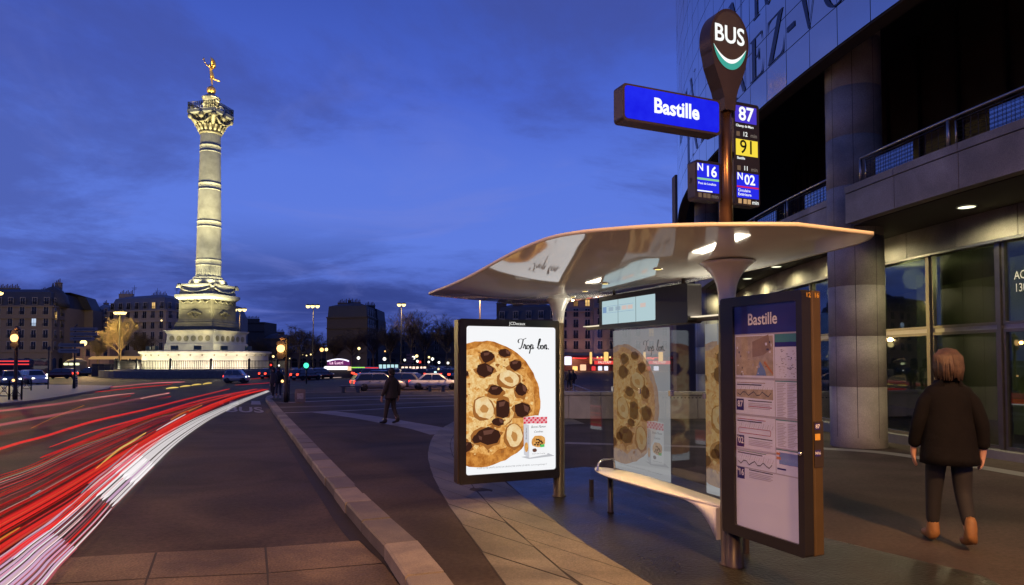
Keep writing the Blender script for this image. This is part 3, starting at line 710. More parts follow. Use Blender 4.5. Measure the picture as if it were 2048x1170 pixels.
b = MB(); frame(b, (.075, -1.25, .35), Y, X, AW, AH, -.085, -.105, AW+.05, AH+.085, .16, 0); b.build('frame', M_black, ad)
b = MB(); b.box(-.075, .06, -1.352, -1.337, .26, 2.17); b.build('edge_trim', M_bronze, ad)
b = MB(); advert(b, (.058, -1.25, .35), Y, X, AW, AH); b.build('poster', advert_mats(.86, 1, ''), ad)
b = MB(); b.text('JCDecaux', (.0775, -.60, 2.138), Y, Z, .052, 0, 'CENTER', .01); b.build('lettering', emat('pale_lettering', (.8, .8, .76), .9), ad)
def painted_reflection(label, s0, w, fr, h=1.6):  # reflection of the advert painted as a dim glowing sheet on the pane
    t = thing('poster_reflection', label, 'poster', SH, RZ)
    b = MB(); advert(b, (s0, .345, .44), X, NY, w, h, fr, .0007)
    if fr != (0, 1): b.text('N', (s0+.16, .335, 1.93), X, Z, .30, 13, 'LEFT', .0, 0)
    b.build('print', advert_mats(.30, .56, '_reflection'), t); return t
painted_reflection('see-through painted reflection of the cookie poster in the glass behind the bench', .735, 1.10, (0, 1))
painted_reflection('narrow painted reflection of the cookie poster in the glass beside the near post', 2.39, 1.10, (0, .48))

# ---- bench
be = thing('bench', 'white leaf-shaped shelter bench with a steel armrest', 'bench', SH, RZ)
b = MB(); rings = []
for i in range(25):
    t = i/24; s = .84+2.2*t; w = .19*(math.sin(math.pi*min(1, .5*t/.28))**.6 if t < .28 else 1-.62*((t-.28)/.72)**1.7); w = max(w, .006)
    c = .05-.03*t; z = .475; th = .028; rings.append([(s, c-w, z-.004), (s, c-w*.96, z+.006), (s, c, z-.006), (s, c+w*.96, z+.006), (s, c+w, z-.004), (s, c+w*.8, z-th), (s, c, z-th-.01), (s, c-w*.8, z-th)])
b.loft(rings); b.build('seat', mat('white_resin', (.72, .70, .62), .35, var=.06, scale=4), be)
b = MB(); P = []
for i in range(13):
    t = i/12; s = 2.45+.575*t; P.append([(s, -.075, .452-.0-.26*t**3.2), (s, .11, .452-.26*t**3.2), (s, .11, .456), (s, -.075, .456)])
b.loft(P); b.build('bracket', mat('white_resin', (.7, .67, .6)), be)
b = MB(); b.lathe([(.04, 0), (.032, .02), (.032, .445)], 16, 1.06, .1); b.build('leg', M_bronze, be)
b = MB(); b.tube(spline([(1.12, -.10, .48), (1.11, -.08, .56), (1.10, -.02, .60), (1.09, .07, .60), (1.08, .13, .59), (1.07, .15, .48)], 6), .012, 8); b.build('armrest', M_chrome, be)

# ---- hanging passenger screen
hs = thing('hanging_screen', 'black hanging screen box with a pale lit display under the canopy', 'screen', SH, RZ)
b = MB(); frame(b, (.65, .235, 2.115), X, NY, 1.09, .275, -.05, -.055, 1.62, .33, .17, 0, .01); b.build('housing', M_black, hs)
b = MB(); b.box(.651, 1.739, .247, .249, 2.116, 2.389, 0)
for x in (1.0, 1.36): b.box(x, x+.006, .2455, .2465, 2.116, 2.389, 1)
b.box(.67, .75, .2455, .2465, 2.25, 2.32, 2); b.box(.76, 1.32, .2455, .2465, 2.322, 2.325, 2); b.box(.76, 1.32, .2455, .2465, 2.245, 2.248, 2)
for x, m_ in ((.80, 3), (.95, 3), (1.08, 4), (1.20, 4), (1.45, 4)): b.box(x, x+.10, .2455, .2465, 2.265, 2.31, m_)
b.build('display', [emat('screen_pale', (.46, .62, .66), .95), emat('screen_line', (.05, .07, .08), 1), emat('screen_blue', (.20, .32, .52), 1), emat('screen_grey', (.32, .42, .50), 1), emat('screen_orange', (.62, .50, .46), 1)], hs)
for x in (.8, 2.1):
    b = MB(); b.tube([(x, .32, 2.43), (x, .32, 2.53)], .02, 8); b.build('hanger', M_bronze, hs)

# ---- information panel beyond the near post
ip = thing('information_panel', 'dark bronze information panel with maps and timetables beside the near post', 'information panel', shw(PO, 0), RZ)
IW, IH = .66, 1.75
b = MB(); frame(b, (.18, -.10, .38), X, NY, IW, IH, -.15, -.085, IW+.055, IH+.075, .085, 0, .012); b.build('frame', M_black, ip)
b = MB(); b.box(.04, .895, -.012, .0, .30, 2.20); b.bbox(.04, .898, .0, .085, .30, 2.20, .008); b.build('casing', mat('gold_bronze', (.13, .085, .035), .35, metal=.5, var=.12, scale=3), ip)
b = MB(); U = lambda x, z, l: (.18+x*IW, -.078-.0008*l, .38+(1-z)*IH)
def rc(x0, x1, z0, z1, l, mi): b.poly([U(x0, z0, l), U(x1, z0, l), U(x1, z1, l), U(x0, z1, l)], mi)
IM = [mat('timetable_paper', (.66, .70, .84), .5, var=.05, scale=9), mat('header_blue', (.028, .022, .16), .35, var=.05), mat('paper_grey', (.42, .41, .48), .5, var=.08), mat('map_beige', (.42, .36, .27), .5, var=.25, scale=18), mat('map_brown', (.28, .20, .12), .5, var=.15, scale=12),
      mat('map_blue', (.14, .24, .50), .5, var=.1), mat('teal_band', (.06, .24, .24), .5, var=.05), mat('line_red', (.36, .05, .06), .5, var=0), mat('print_dark', (.06, .055, .09), .5, var=0), mat('line_green', (.12, .25, .14), .5, var=0), mat('orange_print', (.5, .2, .08), .5, var=0), mat('blank_panel', (.66, .70, .82), .35, var=.03, scale=2), mat('white_print', (.78, .78, .8), .5, var=0)]
rc(0, 1, 0, 1, 0, 2); rc(0, 1, .735, 1, 1, 11); rc(0, 1, 0, .128, 1, 1)
b.text('Bastille', U(.46, .067, 2), X, Z, .128, 12, 'CENTER', .015, 0, .86)
rc(.01, .645, .135, .325, 1, 0); rc(.655, .99, .135, .325, 1, 0); rc(.02, .63, .14, .315, 2, 3)
b.poly([U(x, z, 3) for x, z in ((.30, .165), (.56, .135), (.60, .20), (.48, .225), (.30, .235))], 4); b.poly([U(x, z, 3) for x, z in ((.36, .315), (.42, .25), (.50, .29), (.52, .315))], 5); b.poly([U(x, z, 3) for x, z in ((.5, .25), (.62, .30), (.62, .31), (.48, .26))], 10)
rr_ = random.Random(5)
for i in range(26):
    x, z = rr_.uniform(.03, .6), rr_.uniform(.15, .31); rc(x, x+rr_.uniform(.01, .04), z, z+rr_.uniform(.003, .012), 4, rr_.choice([2, 8, 3, 0]))
rc(.655, .99, .135, .17, 2, 6); rc(.655, .99, .17, .19, 2, 1)
for i in range(60):
    x, z = rr_.uniform(.67, .96), rr_.uniform(.2, .318); rc(x, x+rr_.uniform(.005, .03), z, z+.0025, 3, rr_.choice([2, 8, 2]))
for z0, num, top, lc in ((.335, '87', '', 4), (.50, '02', 'N', 7), (.645, '16', 'N', 9)):
    z1 = z0+.155 if z0 < .6 else .73
    rc(.01, .645, z0, z1, 1, 0); rc(.03, .5, z0+.012, z0+.015, 2, lc); rc(.03, .44, z0+.020, z0+.025, 2, 8)
    for i in range(16):
        x = .05+.036*i; b.poly([U(x, z0+.05, 2), U(x+.003, z0+.05, 2), U(x+.028, z0+.033-.004*(i % 3), 2), U(x+.025, z0+.033-.004*(i % 3), 2)], 8 if i % 2 else 2)
    if z0 < .4: b.poly([U(.02, z0+.045, 1.6), U(.62, z0+.04, 1.6), U(.62, z0+.085, 1.6), U(.02, z0+.08, 1.6)], 3)
    zz_ = [z0+.062+.010*math.sin(1.9*i) for i in range(13)]
    for i in range(12):
        x = .04+.046*i; h_ = .0022
        if num != '02': b.poly([U(x, zz_[i]-h_, 3), U(x+.046, zz_[i+1]-h_, 3), U(x+.046, zz_[i+1]+h_, 3), U(x, zz_[i]+h_, 3)], 8)
    if num == '02':
        o_ = rrect(.05, .58, z0+.052, z0+.078, .012, 5); i_ = rrect(.056, .574, z0+.0545, z0+.0755, .0098, 5); k = len(o_)
        b.add([U(*p, 3) for p in o_]+[U(*p, 3) for p in i_], [(i, (i+1) % k, k+(i+1) % k, k+i) for i in range(k)], 7)
    rc(.02, .145, z0+.088, z0+.14, 2, 1)
    b.text(num, U(.09 if top else .083, z0+.112, 3), X, Z, .070, 12, 'CENTER', .02, 0, .85)
    if top: b.text(top, U(.036, z0+.100, 3), X, Z, .036, 12, 'CENTER', .02)
    rc(.22, .6, z0+.092, z0+.096, 2, 8)
    for i in range(4): rc(.22, .6-.03*(i % 2), z0+.104+.007*i, z0+.107+.007*i, 2, 7 if i == 2 and z0 < .4 else 2)
rc(.655, .99, .335, .49, 1, 0); rc(.655, .99, .5, .62, 1, 0); rc(.655, .99, .63, .73, 1, 0)
for z0, z1 in ((.335, .339), (.5, .504), (.625, .629)): rc(.655, .99, z0, z1, 2, 6)
for i in range(40):
    z = .345+.0068*i
    if .49 < z < .51: continue
    rc(.68, .81-.02*(i % 3), z, z+.003, 2, 2); rc(.83, .975-.02*(i % 4), z, z+.003, 2, 2)
rc(.70, .99, .638, .688, 2, 5); rc(.66, .715, .64, .65, 3, 10); rc(.66, .725, .658, .670, 3, 10); rc(.67, .80, .705, .712, 2, 1)
b.build('timetable', IM, ip)
b = MB(); b.box(.181, .839, -.0935, -.0915, .381, 2.129); b.build('cover_glass', glass('cover_glass', (.97, .97, .98), .02, .22), ip)
b = MB(); b.lathe([(.001, 0), (.016, 0), (.016, .012), (.012, .016), (.001, .016)], 14); b.v = [(x+.868, -.1005-z, y+1.03-.0) for x, y, z in b.v]; b.build('lock', M_chrome, ip)
b = MB()
b.box(.8985, .9035, -.004, .082, .93, 1.26, 0)
for z, mi in ((1.20, 1), (1.125, 2), (1.01, 1)): b.box(.904, .9055, .0, .05, z, z+.045, mi)
b.text('87', (.9065, .025, 1.222), Y, Z, .04, 3, 'CENTER', .01); b.text('N16', (.9065, .025, 1.032), Y, Z, .03, 3, 'CENTER', .01)
b.lathe([(.001, .0), (.014, .0)], 10); b.build('button_plate', [M_bronze, mat('header_blue', (.03, .02, .16)), mat('amber_tile', (.6, .33, .05), .5, var=0), mat('white_print', (.78, .78, .8))], ip)
b = MB(); b.text('12', (.9005, -.04, 2.165), Y, Z, .05, 0, 'CENTER', .01); b.text('16', (.9005, .04, 2.165), Y, Z, .05, 0, 'CENTER', .01); b.build('lettering', mat('amber_tile', (.6, .33, .05)), ip)
b = MB(); b.lathe([(.085, 0), (.075, .015), (.066, .3)], 18, .06, 0); b.build('foot', M_bronze, ip)

# ---- the totem: pole, disc, name board and line boxes
to = thing('bus_stop_sign', 'tall bus stop sign with lit disc, blue name board and line numbers', 'bus stop sign', shw(PO, 0), RZ)
b = MB(); b.lathe([(.060, 2.60), (.056, 3.2), (.052, 3.95)], 20); b.build('pole', mat('copper_bronze', (.16, .085, .04), .28, metal=.85, var=.15, scale=3), to)
E_signw = emat('sign_white', (.95, .98, .96), 1.1); E_teal = emat('sign_teal', (.06, .42, .34), .9)
b = MB(); zc = 4.388; P = []
for i in range(41):
    t = math.pi*(i/40); P.append((.205*math.sin(t) if t < math.pi/2 else 0, zc+.275*math.cos(t)))
out = [(.205*math.sin(R(a)), zc+.275*math.cos(R(a))) for a in range(-115, 116, 5)]
neck = [(.165, 4.17), (.12, 4.06), (.085, 3.98), (.062, 3.90), (.054, 3.80)]
poly = out+neck+[(-x, z) for x, z in neck[::-1]]
b.prism(poly, (-.07, 0, 0), Y, Z, X, .14); sd = b.build('sign_head', M_bronze, to)
b = MB(); fc = [(.178*math.sin(R(a)), zc+.25*math.cos(R(a))) for a in range(0, 360, 6)]
b.poly([(.0725, y, z) for y, z in fc], 0)
b.text('BUS', (.0745, -.005, 4.432), Y, Z, .205, 1, 'CENTER', .018, 0, .92)
def arc(top, botm, lev, mi):
    k = len(top); b.add([(.0735+lev, y, z) for y, z in top]+[(.0735+lev, y, z) for y, z in botm], [(i, i+1, k+i+1, k+i) for i in range(k-1)], mi)
ys = [-.172+.344*i/24 for i in range(25)]
ell = lambda y: zc-.25*math.sqrt(max(0, 1-(y/.178)**2))
t1 = [(y, zc-.160+.110*(abs(y)/.172)**2) for y in ys]; t2 = [(y, max(ell(y)+.003, zc-.160+.110*(abs(y)/.172)**2-.034*(1-(y/.18)**2))) for y in ys]; t3 = [(y, min(b_, ell(y)+.004)) for (y, b_) in t2]
arc(t1, t2, 0, 1); arc(t2, t3, .0004, 2)
b.build('sign_face', [mat('sign_dark', (.06, .05, .033), .4, var=.1, scale=5), E_signw, E_teal], sd)
b = MB(); b.prism(rrect(-1.08, -.13, 3.556, 3.848, .03), (-.03, 0, 0), Y, Z, X, .13); nb = b.build('name_board', M_bronze, to)
b = MB(); b.poly([(.102, y, z) for y, z in rrect(-1.062, -.148, 3.574, 3.832, .03)], 0); b.text('Bastille', (.105, -.575, 3.705), Y, Z, .165, 1, 'CENTER', .03, 0, .95)
b.build('board_face', [emat('sign_blue', (.018, .028, .93), .95, col2=(.010, .012, .80), scale=2.5), emat('sign_white', (1, 1, 1))], nb)
E_vio = emat('line_violet', (.075, .045, .62), .95); E_lb = emat('line_blue', (.022, .028, .85), .95); E_ly = emat('line_yellow', (.95, .72, .06), 1.0); E_dim = emat('dim_segment', (.16, .10, .065), 1.); E_seg = emat('amber_segment', (.70, .42, .20), .8)
E_red_l = emat('line_red_lit', (.62, .02, .10), 1); E_grn = emat('line_green_lit', (.28, .62, .32), 1); E_dmin = emat('dim_text', (.20, .16, .14), 1); E_wht = emat('sign_white', (1, 1, 1)); E_ink = emat('line_ink', (.02, .015, .01), .6)
def linebox(y0, y1, z0, z1, name):
    b = MB(); b.prism(rrect(y0, y1, z0, z1, .025), (-.09, 0, 0), Y, Z, X, .10); bx = b.build(name, M_black, to)
    b = MB(); b.box(-.06, -.03, min(0, y0), max(0, y1)*.3 if y1 > 0 else 0, (z0+z1)/2-.02, (z0+z1)/2+.02); b.build('bracket', M_bronze, bx); return bx
bx = linebox(.085, .365, 3.02, 3.91, 'line_box'); b = MB(); xf = .0115
def q_(y0, y1, z0, z1, mi, l=0): b.poly([(xf+.0008*l, y0, z0), (xf+.0008*l, y1, z0), (xf+.0008*l, y1, z1), (xf+.0008*l, y0, z1)], mi)
def t_(s, y, z, size, mi, al='CENTER', bold=.01, sx=1.): b.text(s, (xf+.003, y, z), Y, Z, size, mi, al, bold, 0, sx)
q_(.10, .335, 3.735, 3.88, 0); t_('87', .218, 3.806, .165, 7, 'CENTER', .022); t_('Champ de Mars', .105, 3.705, .030, 7, 'LEFT', .02)
q_(.112, .15, 3.615, 3.655, 3); t_('12', .205, 3.635, .055, 7); t_('min', .30, 3.632, .05, 8)
q_(.105, .345, 3.45, 3.59, 2); t_('91', .225, 3.52, .165, 9, 'CENTER', .01); t_('Bastille', .115, 3.425, .030, 7, 'LEFT', .02)
q_(.118, .155, 3.32, 3.36, 3); t_('11', .21, 3.34, .055, 7); t_('min', .302, 3.337, .05, 8)
q_(.11, .35, 3.085, 3.30, 1); q_(.11, .35, 3.172, 3.186, 5, 1); t_('N', .145, 3.265, .085, 7, 'CENTER', .02); t_('02', .25, 3.24, .12, 7, 'CENTER', .022); t_('Circulaire', .12, 3.147, .034, 7, 'LEFT', .01); t_('Extérieure', .12, 3.113, .034, 7, 'LEFT', .01)
for y in (.125, .18, .225): q_(y, y+.036, 3.035, 3.075, 4, 1)
t_('min', .31, 3.052, .05, 7)
LB = [E_vio, E_lb, E_ly, E_dim, E_seg, E_red_l, E_grn, E_wht, E_dmin, E_ink]
b.build('line_display', LB, bx)
bx = linebox(-.325, -.06, 3.03, 3.36, 'line_box'); b = MB()
q_(-.305, -.08, 3.095, 3.335, 1); q_(-.305, -.08, 3.195, 3.212, 6, 1); t_('N', -.275, 3.297, .085, 7, 'CENTER', .02); t_('16', -.165, 3.268, .125, 7, 'CENTER', .022); t_('Pont de Levallois', -.298, 3.165, .027, 7, 'LEFT', .01); q_(-.305, -.15, 3.098, 3.108, 7, 1)
for y in (-.295, -.245, -.205): q_(y, y+.034, 3.048, 3.085, 3, 1)
t_('min', -.125, 3.065, .05, 8); b.build('line_display', LB, bx)
# far streaks across the square
for P, m, l in (([(575, 753, 2), (640, 750, 4), (700, 748, 3), (770, 747.5, 2)], E_pink, 'far pink light streak in front of the lit funfair stall'),
                ([(640, 746, 3), (690, 744.5, 5), (740, 744, 5), (790, 744, 3)], E_red, 'far bright red light streak just under the stall front'),
                ([(500, 759, 1.5), (545, 755, 2), (590, 752.5, 2)], E_red, 'far thin red light streak behind the standing couple'),
                ([(470, 771, 1.5), (520, 768, 2), (545, 766, 2)], E_red2, 'far dull red streak right of the small grey car'),
                ([(640, 757, 1.5), (700, 755, 2.5), (740, 754, 1.5)], E_pale, 'far pale brownish streak left of the silver estate car')):
    trail(P, m, l, 'far light streaks')
# ================================================================ OPERA BUILDING: everything on rings about one centre
OC = (50.46, 18.6)
ob = thing('opera_building', 'curved opera building with blue glass drum over stone columns and a balcony', 'building', (9, 18.6, 0))
def pol(r, a, z): return (OC[0]-r*math.cos(a)-9, r*math.sin(a), z)     # local to the building's empty
def aY(r, Y): return math.asin((Y-18.6)/r)
def apx(r, px):
    u = (px-1024)/FPX; lo, hi = 2.0, 28.0
    for _ in range(60):
        m = (lo+hi)/2; X_ = OC[0]-math.sqrt(r*r-(m-18.6)**2)
        if X_/(m+.25) > u: lo = m
        else: hi = m
    return aY(r, (lo+hi)/2)
M_conc = mat('opera_stone', (.30, .275, .235), .6, var=.2, scale=1.5, bump=.2, bscale=120, fine=.22)
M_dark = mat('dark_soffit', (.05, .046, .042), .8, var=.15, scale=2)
M_pan = mat('blue_glass_panel', (.86, .80, .70), .09, metal=1., var=.05, scale=.7)
M_let = mat('blue_lettering', (.012, .03, .085), .35, var=.1, scale=3)
M_alu = mat('satin_metal', (.36, .35, .33), .35, metal=.9, var=.1, scale=6)
M_pane = glass('window_glass', (.50, .54, .46), .09, .62, .015)
M_frame = mat('window_frame_metal', (.20, .18, .15), .32, metal=.9, var=.12, scale=5)
def ring(b, r0, r1, a0, a1, z0, z1, n, mi=0):
    V = []
    for i in range(n+1):
        a = a0+(a1-a0)*i/n; V += [pol(r0, a, z0), pol(r1, a, z0), pol(r1, a, z1), pol(r0, a, z1)]
    return b.add(V, [(i*4+k, (i+1)*4+k, (i+1)*4+(k+1) % 4, i*4+(k+1) % 4) for i in range(n) for k in range(4)]+[(3, 2, 1, 0), (n*4, n*4+1, n*4+2, n*4+3)], mi)
RD, ZB, PH, PWA = 44.6, 7.7, .78, .0215
b = MB(); rj = random.Random(2); g = .010
for i in range(-22, 34):
    a0, a1 = i*PWA, (i+1)*PWA
    for j in range(30):
        z0, z1 = ZB+j*PH, ZB+(j+1)*PH; ga = g/RD; t = [rj.gauss(0, .0012) for _ in range(4)]
        b.poly([pol(RD+t[0], a0+ga, z0+g), pol(RD+t[1], a1-ga, z0+g), pol(RD+t[2], a1-ga, z1-g), pol(RD+t[3], a0+ga, z1-g)])
b.build('glass_drum', M_pan, ob)
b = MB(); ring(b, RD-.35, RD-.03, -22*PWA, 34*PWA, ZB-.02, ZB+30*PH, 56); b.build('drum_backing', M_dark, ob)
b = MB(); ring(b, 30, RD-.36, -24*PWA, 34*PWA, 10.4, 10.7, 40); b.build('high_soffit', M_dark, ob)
# lettering on the drum in a high-contrast roman
def letter(ch):
    T, t = .17, .03
    if ch == 'I': return [[(.1, 0), (.1+T, 0), (.1+T, 1), (.1, 1)], [(0, 0), (.37, 0), (.37, t), (0, t)], [(0, 1-t), (.37, 1-t), (.37, 1), (0, 1)]], .37
    if ch == 'N': return [[(.1, 0), (.1+t, 0), (.1+t, 1), (.1, 1)], [(.06, 1), (.06+T*1.25, 1), (.8, 0), (.8-T*.9, 0)], [(.8-t, 0), (.8, 0), (.8, 1), (.8-t, 1)], [(0, 0), (.24, 0), (.24, t), (0, t)], [(0, 1-t), (.2, 1-t), (.2, 1), (0, 1)], [(.68, 1-t), (.92, 1-t), (.92, 1), (.68, 1)]], .92
    if ch == 'E': return [[(.1, 0), (.1+T, 0), (.1+T, 1), (.1, 1)], [(0, 0), (.62, 0), (.62, t), (0, t)], [(0, 1-t), (.6, 1-t), (.6, 1), (0, 1)], [(.27, .5), (.45, .5), (.45, .5+t), (.27, .5+t)], [(.62, 0), (.66, .34), (.58, .06), (.5, t)], [(.6, 1), (.63, .72), (.56, .95), (.48, 1-t)], [(.43, .38), (.46, .38), (.46, .66), (.43, .66), (.38, .515)]], .68
    if ch == 'Z': return [[(.02, 0), (.02+T*1.15, 0), (.7, 1), (.7-T*1.15, 1)], [(.02, 0), (.7, 0), (.7, t), (.02, t)], [(.04, 1-t), (.7, 1-t), (.7, 1), (.04, 1)], [(.7, 0), (.74, .38), (.66, .08), (.56, t)], [(.04, 1), (.01, .68), (.08, .93), (.18, 1-t)]], .74
    if ch == '-': return [[(0, .33), (.36, .33), (.36, .45), (0, .45)]], .36
    if ch == 'V': return [[(.06, 1), (.06+T*1.2, 1), (.52, 0), (.44, 0)], [(.46, 0), (.49, 0), (.84, 1), (.81, 1)], [(0, 1-t), (.3, 1-t), (.3, 1), (0, 1)], [(.7, 1-t), (.94, 1-t), (.94, 1), (.7, 1)]], .94
    if ch == 'U': return [[(.1, .3), (.1+T, .3), (.1+T, 1), (.1, 1)], [(.1, .3), (.27, .3), (.33, .1), (.45, .035), (.42, -.02), (.22, .05)], [(.42, -.02), (.45, .035), (.62, .1), (.72, .3), (.75, .3), (.66, .06)], [(.72, .3), (.75, .3), (.75, 1), (.72, 1)], [(0, 1-t), (.38, 1-t), (.38, 1), (0, 1)], [(.62, 1-t), (.86, 1-t), (.86, 1), (.62, 1)]], .88
    if ch == 'O':
        n = 28; out = []
        for k in range(n):
            q0, q1 = 2*math.pi*k/n, 2*math.pi*(k+1)/n; f = lambda q, rx, ry: (.47+rx*math.cos(q), .5+ry*math.sin(q))
            out.append([f(q0, .47, .52), f(q1, .47, .52), f(q1, .31, .49), f(q0, .31, .49)])
        return out, .94
    if ch == 'R':
        n = 12; out = [[(.1, 0), (.1+T, 0), (.1+T, 1), (.1, 1)], [(0, 0), (.37, 0), (.37, t), (0, t)], [(0, 1-t), (.4, 1-t), (.4, 1), (0, 1)], [(.35, .48), (.5, .46), (.8, 0), (.6, 0)]]
        for k in range(n):
            q0, q1 = -math.pi/2+math.pi*k/n, -math.pi/2+math.pi*(k+1)/n; f = lambda q, rx, ry: (.35+rx*math.cos(q), .74+ry*math.sin(q))
            out.append([f(q0, .3, .26), f(q1, .3, .26), f(q1, .14, .23), f(q0, .14, .23)])
        return out, .8
    return [[(.1, 0), (.1+T, 0), (.1+T, 1), (.1, 1)]], .4
b = MB()
def put(ch, px0, px1, zb, h, slant=.0):
    polys, w = letter(ch); a0, a1 = apx(RD, px0), apx(RD, px1)
    for P in polys:
        b.add([pol(RD+.012+.0004*(ord(ch) % 5), a0+(a1-a0)*(x+slant*y)/w, zb+y*h) for x, y in P], [list(range(len(P)))])
zb1 = ZB+PH+.03
for ch, x0, x1 in (('R', 1428, 1447), ('E', 1451, 1465), ('N', 1468, 1494), ('E', 1501, 1528), ('Z', 1535, 1569), ('-', 1574, 1590), ('V', 1597, 1640), ('O', 1646, 1704), ('U', 1712, 1775)): put(ch, x0, x1, zb1, 1.02)
for ch, x0, x1 in (('I', 1374, 1380), ('N', 1384, 1397), ('E', 1401, 1412)): put(ch, x0, x1, zb1, 1.02)
zb2 = ZB+3*PH+.03
for ch, x0, x1 in (('E', 1360, 1366), ('I', 1371, 1376), ('N', 1381, 1392), ('N', 1459, 1488), ('I', 1508, 1520), ('U', 1526, 1552)): put(ch, x0, x1, zb2-.1, 1.25)
b.build('lettering', M_let, ob)
# columns
for a in (-22.1, -5.8, 10.5, 26.8):
    x, y, _ = pol(43.5, R(a), 0); x = x; b = MB(); nseg = 40
    prof = [(.535, -.35), (.535, .12)]
    z = .125
    while z < 10.4:
        z2 = min(10.4, z+1.03); prof += [(.535, z+.004), (.535, z2-.008), (.527, z2-.006), (.527, z2)]; z = z2
    b.lathe(prof, nseg, x, y)
    for k in range(8):
        t = 2*math.pi*k/8+.3; c_, s_ = math.cos(t), math.sin(t); q = [(x+.5365*c_-s_*o, y+.5365*s_+c_*o) for o in (-.005, .005)]
        b.poly([(*q[0], .13), (*q[1], .13), (*q[1], 10.3), (*q[0], 10.3)], 1)
    b.build('column', [M_conc, M_dark], ob)
# balcony: slab, stone parapet, railing
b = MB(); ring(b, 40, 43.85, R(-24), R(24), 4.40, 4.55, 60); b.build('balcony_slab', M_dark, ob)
def parapet(r, Y0, Y1, step):
    b = MB(); a0, a1 = aY(r, Y0), aY(r, Y1); n = max(1, round(abs(a1-a0)*r/step))
    for i in range(n):
        p, q = a0+(a1-a0)*i/n, a0+(a1-a0)*(i+1)/n; gg = .007/r*(1 if q > p else -1)
        ring(b, r-.2, r, p+gg, q-gg, 4.39, 4.97, 2); ring(b, r-.21, r+.015, p+gg, q-gg, 4.985, 5.12, 2)
    ring(b, r-.19, r-.02, a0, a1, 4.395, 5.11, n*2, 1)
    return b.build('balcony_parapet', [M_conc, M_dark], ob)
parapet(44.15, 13.45, 2.5, 1.45); parapet(43.9, 14.2, 27.5, 1.45)
M_wire = mat('railing_wire', (.03, .03, .04), .4, metal=.6, var=0)
M_blue = mat('blue_infill_glass', (.33, .37, .44), .06, metal=1., var=.05)
def railing(r, Y0, Y1, step):
    b = MB(); a0, a1 = aY(r, Y0), aY(r, Y1); n = max(1, round(abs(a1-a0)*r/step))
    b.tube([pol(r, a0+(a1-a0)*i/(n*3), 5.60) for i in range(n*3+1)], .028, 8); hr = b.build('handrail', M_alu, ob)
    for i in range(n+1):
        a = a0+(a1-a0)*i/n; b = MB(); x, y, _ = pol(r, a, 0); b.lathe([(.03, 5.12), (.03, 5.58)], 10, x, y)
        if i < n: x, y, _ = pol(r, a+(a1-a0)/n*.07, 0); b.lathe([(.015, 5.12), (.015, 5.53)], 8, x, y)
        b.build('baluster', M_alu, hr)
    b = MB()
    for i in range(n):
        gl = MB()
        p, q = a0+(a1-a0)*(i+.07)/n, a0+(a1-a0)*(i+.97)/n
        b.tube([pol(r, p, 5.53), pol(r, q, 5.53)], .012, 6)
        for k in range(15):
            a = p+(q-p)*k/14; b.tube([pol(r, a, 5.13), pol(r, a, 5.53)], .0045, 4, cap=False)
        for z in (5.2, 5.27, 5.34, 5.41, 5.48): b.tube([pol(r, p, z), pol(r, q, z)], .0045, 4, cap=False)
        f0, f1 = [(.12, .62), (.3, 1.), (.1, .5), (.45, .95)][i % 4]
        gl.poly([pol(r-.03, p+(q-p)*f0, 5.14), pol(r-.03, p+(q-p)*f1, 5.14), pol(r-.03, p+(q-p)*f1, 5.50), pol(r-.03, p+(q-p)*f0, 5.50)]); gl.build('railing_glass', M_blue, hr)
    b.build('railing_mesh', M_wire, hr)
railing(44.05, 13.1, 2.6, 2.3); railing(43.8, 14.4, 27.0, 2.3)
# recessed upper wall, dark, with slim mullions
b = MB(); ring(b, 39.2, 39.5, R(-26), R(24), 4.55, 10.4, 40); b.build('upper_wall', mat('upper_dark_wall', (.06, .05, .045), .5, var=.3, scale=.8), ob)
b = MB()
for i in range(22): ring(b, 39.5, 39.6, R(-25+2.2*i), R(-25+2.2*i+.12), 4.56, 10.39, 1)
b.build('upper_mullion', mat('upper_mullion_paint', (.06, .05, .05), .4, metal=.4, var=.1), ob)
# ground floor: lintel band, windows, step, lamps under the balcony
b = MB()
na = 26
for i in range(na):
    p, q = R(-26)+R(48)*i/na, R(-26)+R(48)*(i+1)/na; ring(b, 42.02, 42.30, p+.0002, q-.0002, 3.86, 4.395, 2)
ring(b, 42.04, 42.27, R(-26), R(22), 3.87, 4.38, 60, 1); b.build('lintel_band', [M_conc, M_dark], ob)
b = MB(); ring(b, 41.6, 42.42, R(-26), R(22), -.4, .10, 60); b.build('plinth_step', mat('facade_step', (.17, .165, .15)), ob)
px_m = [2200, 1985, 1848, 1750]
am = [apx(42.2, x) for x in px_m]; stp = am[-1]-am[-2]
edges = [am[0]-stp*k for k in (4, 3, 2, 1)]+am+[am[-1]+stp*(k+1) for k in range(9)]
b = MB()
for a in edges: ring(b, 42.10, 42.26, a-.0009, a+.0009, .10, 3.86, 1)
b.build('window_mullion', M_frame, ob)
for e0, e1 in zip(edges, edges[1:]):
    for z0, z1 in ((.11, 2.25), (2.33, 3.85)):
        m_ = .0011; b = MB(); ring(b, 42.165, 42.185, e0+m_, e1-m_, z0+.005, z1-.005, 2); w_ = b.build('window', M_pane, ob)
        b = MB(); f = .055; fa = f/42.2
        ring(b, 42.12, 42.225, e0+m_, e1-m_, z0, z0+f, 1); ring(b, 42.12, 42.225, e0+m_, e1-m_, z1-f, z1, 1)
        ring(b, 42.12, 42.225, e0+m_, e0+m_+fa, z0+f, z1-f, 1); ring(b, 42.12, 42.225, e1-m_-fa, e1-m_, z0+f, z1-f, 1); b.build('frame', M_frame, w_)
b = MB(); ring(b, 42.14, 42.20, edges[0], edges[-1], 2.25, 2.33, 40); ring(b, 42.24, 42.34, edges[0], edges[-1], 3.80, 3.845, 40); b.build('transom', M_alu, ob)
b = MB()
